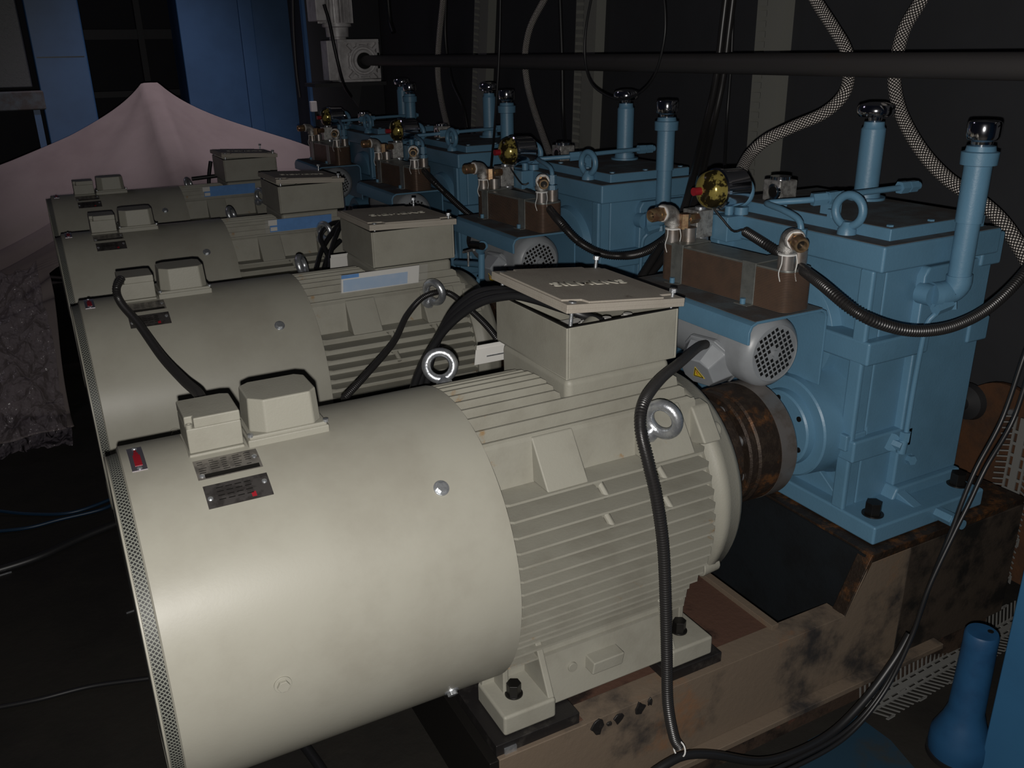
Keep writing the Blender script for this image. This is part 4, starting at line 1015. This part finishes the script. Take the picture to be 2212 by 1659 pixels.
sh_(.745, .82, 0, 1, 0, 'white', 'paper'); sh_(.742, .82, 0, .8, .003, 'white', 'page'); sh_(.770, .82, .35, .42, .0042, 'zinc', 'printed_rule')
t, sh_ = leaflet(1, .742, .800, .236, .282, .252, 'white', 'white booklet standing behind the second terminal box')
sh_(.745, .82, 0, 1, 0, 'white', 'paper'); sh_(.742, .82, 0, .8, .003, 'white', 'page')

# ================================================================= CABLES AND HOSES
G = 'black cables over the motors'
# three power cables feeding the open lid of the nearest motor
for i, o_ in enumerate((0, 1, 2)):
    pts = [(.655-.022*i, .345+.01*i, .0), (.655-.018*i, .315, .20-.01*i), (.690-.012*i, .275-.008*i, .335-.012*i), (.728-.006*i, .222-.018*i, .402-.006*i), (.762, .172-.026*i, .4215-.001*i), (.792, .125-.026*i, .4195), (.815, .07-.026*i, .414), (.845, .02-.02*i, .404), (.89, -.01-.01*i, .385)]
    cable('power_cable', pts, .0085, 'blackrubber', ['topmost of three black power cables arching into the open terminal box', 'middle of three black power cables arching into the open terminal box', 'lowest of three black power cables arching into the open terminal box'][i], 'cable', G)
# corrugated conduit looping through the second motor's lifting eye
cable('conduit', [(0.467, 0.34, 0.18), (0.547, 0.42, 0.195), (0.683, 0.6, 0.199), (0.793, 0.78, 0.209), (0.872, 0.84, 0.236), (0.94, 0.84, 0.237), (0.957, 0.74, 0.214), (0.968, 0.62, 0.177), (0.973, 0.5, 0.114), (1, 0.45, 0.047)], .0085, 'conduit', 'black conduit rising over the second motor and through its eye bolt', 'conduit', corr=.006)
# bunch of cut cables standing at the third motor's terminal box
for i, pts in enumerate(([(0.814, 1.75, 0.139), (0.861, 1.82, 0.19), (0.929, 1.88, 0.243), (0.978, 1.92, 0.271)], [(0.879, 1.74, 0.129), (0.872, 1.8, 0.184), (0.872, 1.86, 0.235), (0.929, 1.92, 0.262), (0.975, 1.95, 0.263)], [(0.861, 1.74, 0.135), (0.892, 1.8, 0.19), (0.941, 1.86, 0.245), (0.97, 1.92, 0.25)], [(0.846, 1.76, 0.133), (0.884, 1.8, 0.182), (0.941, 1.84, 0.213)])):
    cable('power_cable', pts, .0095, 'blackrubber', ['leftmost black cable stub bunched between the second and third motors', 'looping black cable stub bunched between the second and third motors', 'middle black cable stub bunched between the second and third motors', 'short rightmost black cable stub between the second and third motors'][i], 'cable', 'black cable stubs by the second terminal box')
# cable behind the farthest terminal box
cable('power_cable', [(.74, 3.44, .21), (.752, 3.43, .30), (.768, 3.42, .37)], .010, 'blackrubber', 'black cable at the left of the farthest terminal box', 'cable')
cable('power_cable', [(.66, 3.40, .292), (.74, 3.40, .296), (.84, 3.40, .300)], .010, 'blackrubber', 'black cable lying behind the blue leaflet on the farthest motor', 'cable')
# conduit from the second motor's small box down to the nearest one
cable('conduit', [(0.11, 1.02, 0.353), (0.092, 0.995, 0.331), (0.095, 0.96, 0.302), (0.119, 0.84, 0.275), (0.14, 0.62, 0.253), (0.156, 0.42, 0.259), (0.161, 0.24, 0.287), (.145, .072, .322)], .0105, 'conduit', 'black conduit running between the small boxes of the nearest two motors', 'conduit', corr=.006)
# sagging conduits between coolers
def sag(k, label, extra=()):
    P = [(1.329, 0.02, 0.494), (1.336, -0.06, 0.46), (1.222, -0.26, 0.45), (1.236, -0.34, 0.419), (1.316, -0.36, 0.387), (1.409, -0.36, 0.369), (1.532, -0.34, 0.358), (1.658, -0.32, 0.371), (1.783, -0.3, 0.421), (1.875, -0.3, 0.52)]
    return P
cable('conduit', [(1.47, 0.216, 0.459), (1.46, 0.14, 0.445), (1.455, 0.057, 0.425), (1.341, -0.15, 0.428), (1.33, -0.26, 0.394), (1.406, -0.29, 0.358), (1.492, -0.3, 0.34), (1.591, -0.3, 0.338), (1.705, -0.29, 0.357), (1.816, -0.28, 0.412), (1.91, -0.28, 0.513)], .0125, 'conduit', 'thick black conduit sagging across the flank of the nearest gearbox', 'conduit', corr=.0065)
cable('conduit', [(1.47, 1.432, 0.426), (1.46, 1.213, 0.41), (1.322, 0.86, 0.404), (1.346, 0.78, 0.349), (1.402, 0.74, 0.314), (1.458, 0.7, 0.308), (1.473, 0.62, 0.334), (1.491, 0.55, 0.382), (1.513, 0.5, 0.446)], .0125, 'conduit', 'black conduit sagging across the second gearbox and behind the nearest cooler', 'conduit', corr=.0065)
cable('conduit', [(1.47, 2.647, 0.445), (1.46, 2.334, 0.426), (1.36, 1.92, 0.405), (1.393, 1.84, 0.348), (1.436, 1.7, 0.276), (1.466, 1.6, 0.267)], .0125, 'conduit', 'black conduit sagging in front of the third gearbox', 'conduit', corr=.008)
# gauge wire
cable('sensor_wire', [(1.42, 0.283, 0.522), (1.42, 0.273, 0.506), (1.43, 0.253, 0.485), (1.44, 0.232, 0.463), (1.44, 0.212, 0.463), (1.46, 0.206, 0.467), (1.46, 0.193, 0.452)], .0028, 'blackrubber', 'thin black wire from the nearest gauge to the sagging conduit', 'wire')
cable('sensor_wire', [(1.42, 1.359, 0.515), (1.43, 1.352, 0.49), (1.44, 1.297, 0.448), (1.46, 1.287, 0.452)], .0028, 'blackrubber', 'thin black wire from the second gauge down to its conduit', 'wire')
# front conduit dropping past the nearest motor
cable('conduit', [(1.241, 0.07, 0.249), (1.186, 0.03, 0.263), (1.032, -0.1, 0.296), (0.912, -0.19, 0.311), (0.817, -0.27, 0.313), (0.79, -0.3, 0.282), (0.79, -0.325, 0.228), (0.8, -0.34, 0.162), (0.815, -0.345, 0.068), (0.827, -0.345, -0.051), (0.837, -0.345, -0.177), (0.846, -0.345, -0.288), (0.865, -0.345, -0.375), (0.879, -0.345, -0.407)], .0108, 'conduit', 'long black conduit hanging down in front of the nearest motor fins', 'conduit', corr=.0052)
cable('cable', [(0.79, -0.36, -0.431), (0.839, -0.36, -0.42), (0.885, -0.36, -0.421), (0.948, -0.37, -0.44), (1.057, -0.39, -0.492), (1.152, -0.4, -0.504), (1.258, -0.4, -0.497), (1.348, -0.4, -0.448), (1.421, -0.4, -0.378), (1.461, -0.4, -0.32)], .0088, 'blackrubber', 'thick black cable curving along bottom right, tied to the front conduit', 'cable')
t = MB().torus((0.876, -0.352, -0.407), (1, .1, -.3), .015, .0016, 20, 6).box(0, 0, 0, 0, 0, 0).build('cable_tie', 'ptfe', origin=(0.876, -0.352, -0.407)); tag(t, 'white cable tie holding conduit and cable together at the bottom', 'cable tie')
cable('cable', [(1.672, -0.42, 0.414), (1.639, -0.42, 0.295), (1.608, -0.42, 0.166), (1.554, -0.42, 0.069), (1.528, -0.42, 0.001), (1.51, -0.42, -0.064), (1.471, -0.42, -0.181), (1.439, -0.42, -0.299), (1.364, -0.42, -0.427), (1.263, -0.42, -0.489), (1.105, -0.42, -0.496), (0.98, -0.42, -0.483)], .0046, 'blackrubber', 'left of two thin black cables hanging at the right edge', 'cable', 'thin black cables at the right edge')
cable('cable', [(1.708, -0.43, 0.392), (1.658, -0.43, 0.294), (1.63, -0.43, 0.165), (1.569, -0.43, 0.07), (1.534, -0.43, -0.006), (1.505, -0.43, -0.063), (1.452, -0.43, -0.181), (1.423, -0.43, -0.296), (1.364, -0.43, -0.413), (1.265, -0.43, -0.488), (1.121, -0.43, -0.501), (0.971, -0.43, -0.482)], .0046, 'blackrubber', 'right of two thin black cables hanging at the right edge', 'cable', 'thin black cables at the right edge')
# upright cables behind the row
cable('cable', [(1.95, 0.891, 1.094), (1.95, 0.906, 0.936), (1.93, 0.899, 0.772), (1.85, 0.846, 0.623), (1.661, 0.66, 0.515), (1.577, 0.6, 0.424), (1.461, 0.55, 0.346), (1.386, 0.52, 0.289)], .0115, 'conduit', 'left strand of the black conduit pair hanging down behind the nearest cooler', 'conduit', 'black conduit pair by the nearest cooler')
cable('cable', [(1.98, 0.893, 1.094), (1.98, 0.908, 0.936), (1.96, 0.901, 0.771), (1.9, 0.871, 0.618), (1.722, 0.7, 0.492), (1.615, 0.62, 0.404), (1.494, 0.57, 0.318), (1.417, 0.54, 0.278)], .0115, 'conduit', 'right strand of the black conduit pair hanging down behind the nearest cooler', 'conduit', 'black conduit pair by the nearest cooler')
cable('cable', [(2.1, 1.038, 1.094), (2.1, 1.025, 0.852), (2.1, 1.026, 0.643), (2, 0.908, 0.483)], .0055, 'blackrubber', 'thin black cable hanging straight beside the nearest gauge', 'cable')
cable('cable', [(1.66, 1.848, 1.142), (1.66, 1.877, 0.862), (1.6, 1.814, 0.588), (1.45, 1.558, 0.461)], .0050, 'blackrubber', 'thin black cable hanging in front of the long shaft, above the second cooler', 'cable')
cable('cable', [(1.7, 1.257, 1.088), (1.7, 1.307, 0.948), (1.7, 1.31, 0.845), (1.7, 1.267, 0.771), (1.7, 1.175, 0.735), (1.7, 1.08, 0.726), (1.7, 0.98, 0.752), (1.7, 0.911, 0.806), (1.7, 0.874, 0.898), (1.7, 0.873, 0.975), (1.7, 0.895, 1.064)], .0040, 'blackrubber', 'thin black cable hanging as a wide loop before the long shaft', 'cable')
cable('cable', [(2.1, 4.231, 1.291), (2.1, 4.215, 1.078), (2.1, 4.165, 0.995)], .016, 'blackrubber', 'thick black cable end hanging right of the worm drive', 'cable')
cable('cable', [(2.25, 2.399, 1.172), (2.25, 2.372, 0.832), (2.25, 2.362, 0.581), (2.2, 2.253, 0.442)], .010, 'blackrubber', 'black cable hanging left of the middle slotted duct', 'cable')
cable('cable', [(2.2, 3.545, 1.247), (2.2, 3.596, 0.957), (2.2, 3.535, 0.729), (2.2, 3.389, 0.581), (2.2, 3.327, 0.431)], .012, 'blackrubber', 'black cable hanging along the leftmost slotted duct', 'cable')
cable('cable', [(1.575, 3.86, 1.139), (1.592, 3.84, 1.041), (1.605, 3.82, 0.893), (1.648, 3.85, 0.714), (1.741, 4, 0.628)], .010, 'blackrubber', 'black cable hanging in front of the worm drive motor', 'cable')
cable('cable', [(1.73, 5.05, 1.31), (1.708, 5.05, 1.048), (1.699, 5.05, 0.778), (1.705, 5.05, 0.592)], .012, 'blackrubber', 'black cable running down the blue edge strip', 'cable')
# braided steel hoses
BH = 'braided steel hoses'
cable('braided_hose', [(1.98, 0.603, 1.061), (1.98, 0.557, 0.999), (1.97, 0.473, 0.925), (1.96, 0.409, 0.865), (1.94, 0.373, 0.807), (1.9, 0.348, 0.756), (1.86, 0.371, 0.71), (1.8, 0.423, 0.673), (1.74, 0.453, 0.641), (1.68, 0.447, 0.606), (1.6, 0.393, 0.569), (1.56, 0.357, 0.552)], .0160, 'braid', 'braided steel hose curving down behind the nearest gauge', 'hose', BH, n=24)
cable('braided_hose', [(2.08, 0.271, 1.04), (2.08, 0.289, 0.986), (2.08, 0.328, 0.92), (2.08, 0.341, 0.851), (2.07, 0.33, 0.78), (2.06, 0.284, 0.699), (2.04, 0.192, 0.616), (2.04, 0.105, 0.554), (2.04, 0.012, 0.513), (2.04, -0.066, 0.467), (2.04, -0.136, 0.399), (2.04, -0.209, 0.312)], .0172, 'braid', 'rightmost braided steel hose sweeping down to the right edge', 'hose', BH, n=24)
cable('braided_hose', [(2.05, 2.097, 1.167), (2.05, 2.195, 1.082), (2.05, 2.321, 0.973), (2.05, 2.371, 0.856), (2.03, 2.32, 0.747), (2, 2.217, 0.651), (1.95, 2.047, 0.544), (1.88, 1.849, 0.458)], .0145, 'braid', 'braided steel hose hanging above the second gauge', 'hose', BH, n=24)
cable('braided_hose', [(2.02, 3.176, 1.22), (2.02, 3.203, 1.133), (2.02, 3.282, 0.929), (2, 3.268, 0.764), (1.96, 3.143, 0.626), (1.88, 2.884, 0.484)], .0155, 'braid', 'leftmost braided steel hose hanging above the third gearbox', 'hose', BH, n=24)
# floor clutter at the left
cable('air_hose', [(-0.409, 1.893, -0.6), (-0.281, 1.806, -0.612), (-0.151, 1.739, -0.612), (-0.029, 1.769, -0.612), (0.038, 1.82, -0.612)], .006, 'bluehose', 'upper of two thin blue air hoses on the floor at left', 'hose', 'blue air hoses on the floor')
cable('air_hose', [(-0.408, 1.733, -0.612), (-0.283, 1.696, -0.612), (-0.182, 1.704, -0.612), (-0.049, 1.71, -0.612), (0.033, 1.762, -0.612)], .006, 'bluehose', 'lower of two thin blue air hoses on the floor at left', 'hose', 'blue air hoses on the floor')
cable('cable', [(-0.395, 0.748, -0.612), (-0.273, 0.723, -0.612), (-0.147, 0.71, -0.612), (0.003, 0.666, -0.612), (0.095, 0.66, -0.612)], .006, 'blackrubber', 'dark cable crossing the floor at the bottom left', 'cable')
cable('cable', [(-0.401, 1.44, -0.612), (-0.259, 1.466, -0.612), (-0.119, 1.533, -0.612), (0.031, 1.589, -0.612)], .014, 'blackrubber', 'thick dark cable on the floor below the blue hoses', 'cable')
cable('cable', [(0.268, 0.263, -0.612), (0.28, 0.191, -0.612), (0.293, 0.092, -0.612)], .012, 'blackrubber', 'short dark cable on the floor beneath the nearest motor', 'cable')
for (px, lab) in (((-0.016, 1.015, -0.617), 'thin pale metal strip on the floor left of the nearest motor'), ((-0.354, 1.422, -0.617), 'pale metal offcut on the floor at the left edge')):
    o = MB().obox((px[0], px[1], FZ+.002), (1, .15, 0), (0, 0, 1), .022, .002, .0015).build('metal_offcut', 'zinc', origin=(px[0], px[1], FZ)); tag(o, lab, 'scrap')

for o in bpy.data.objects:
    if '_b' in o: del o['_b']
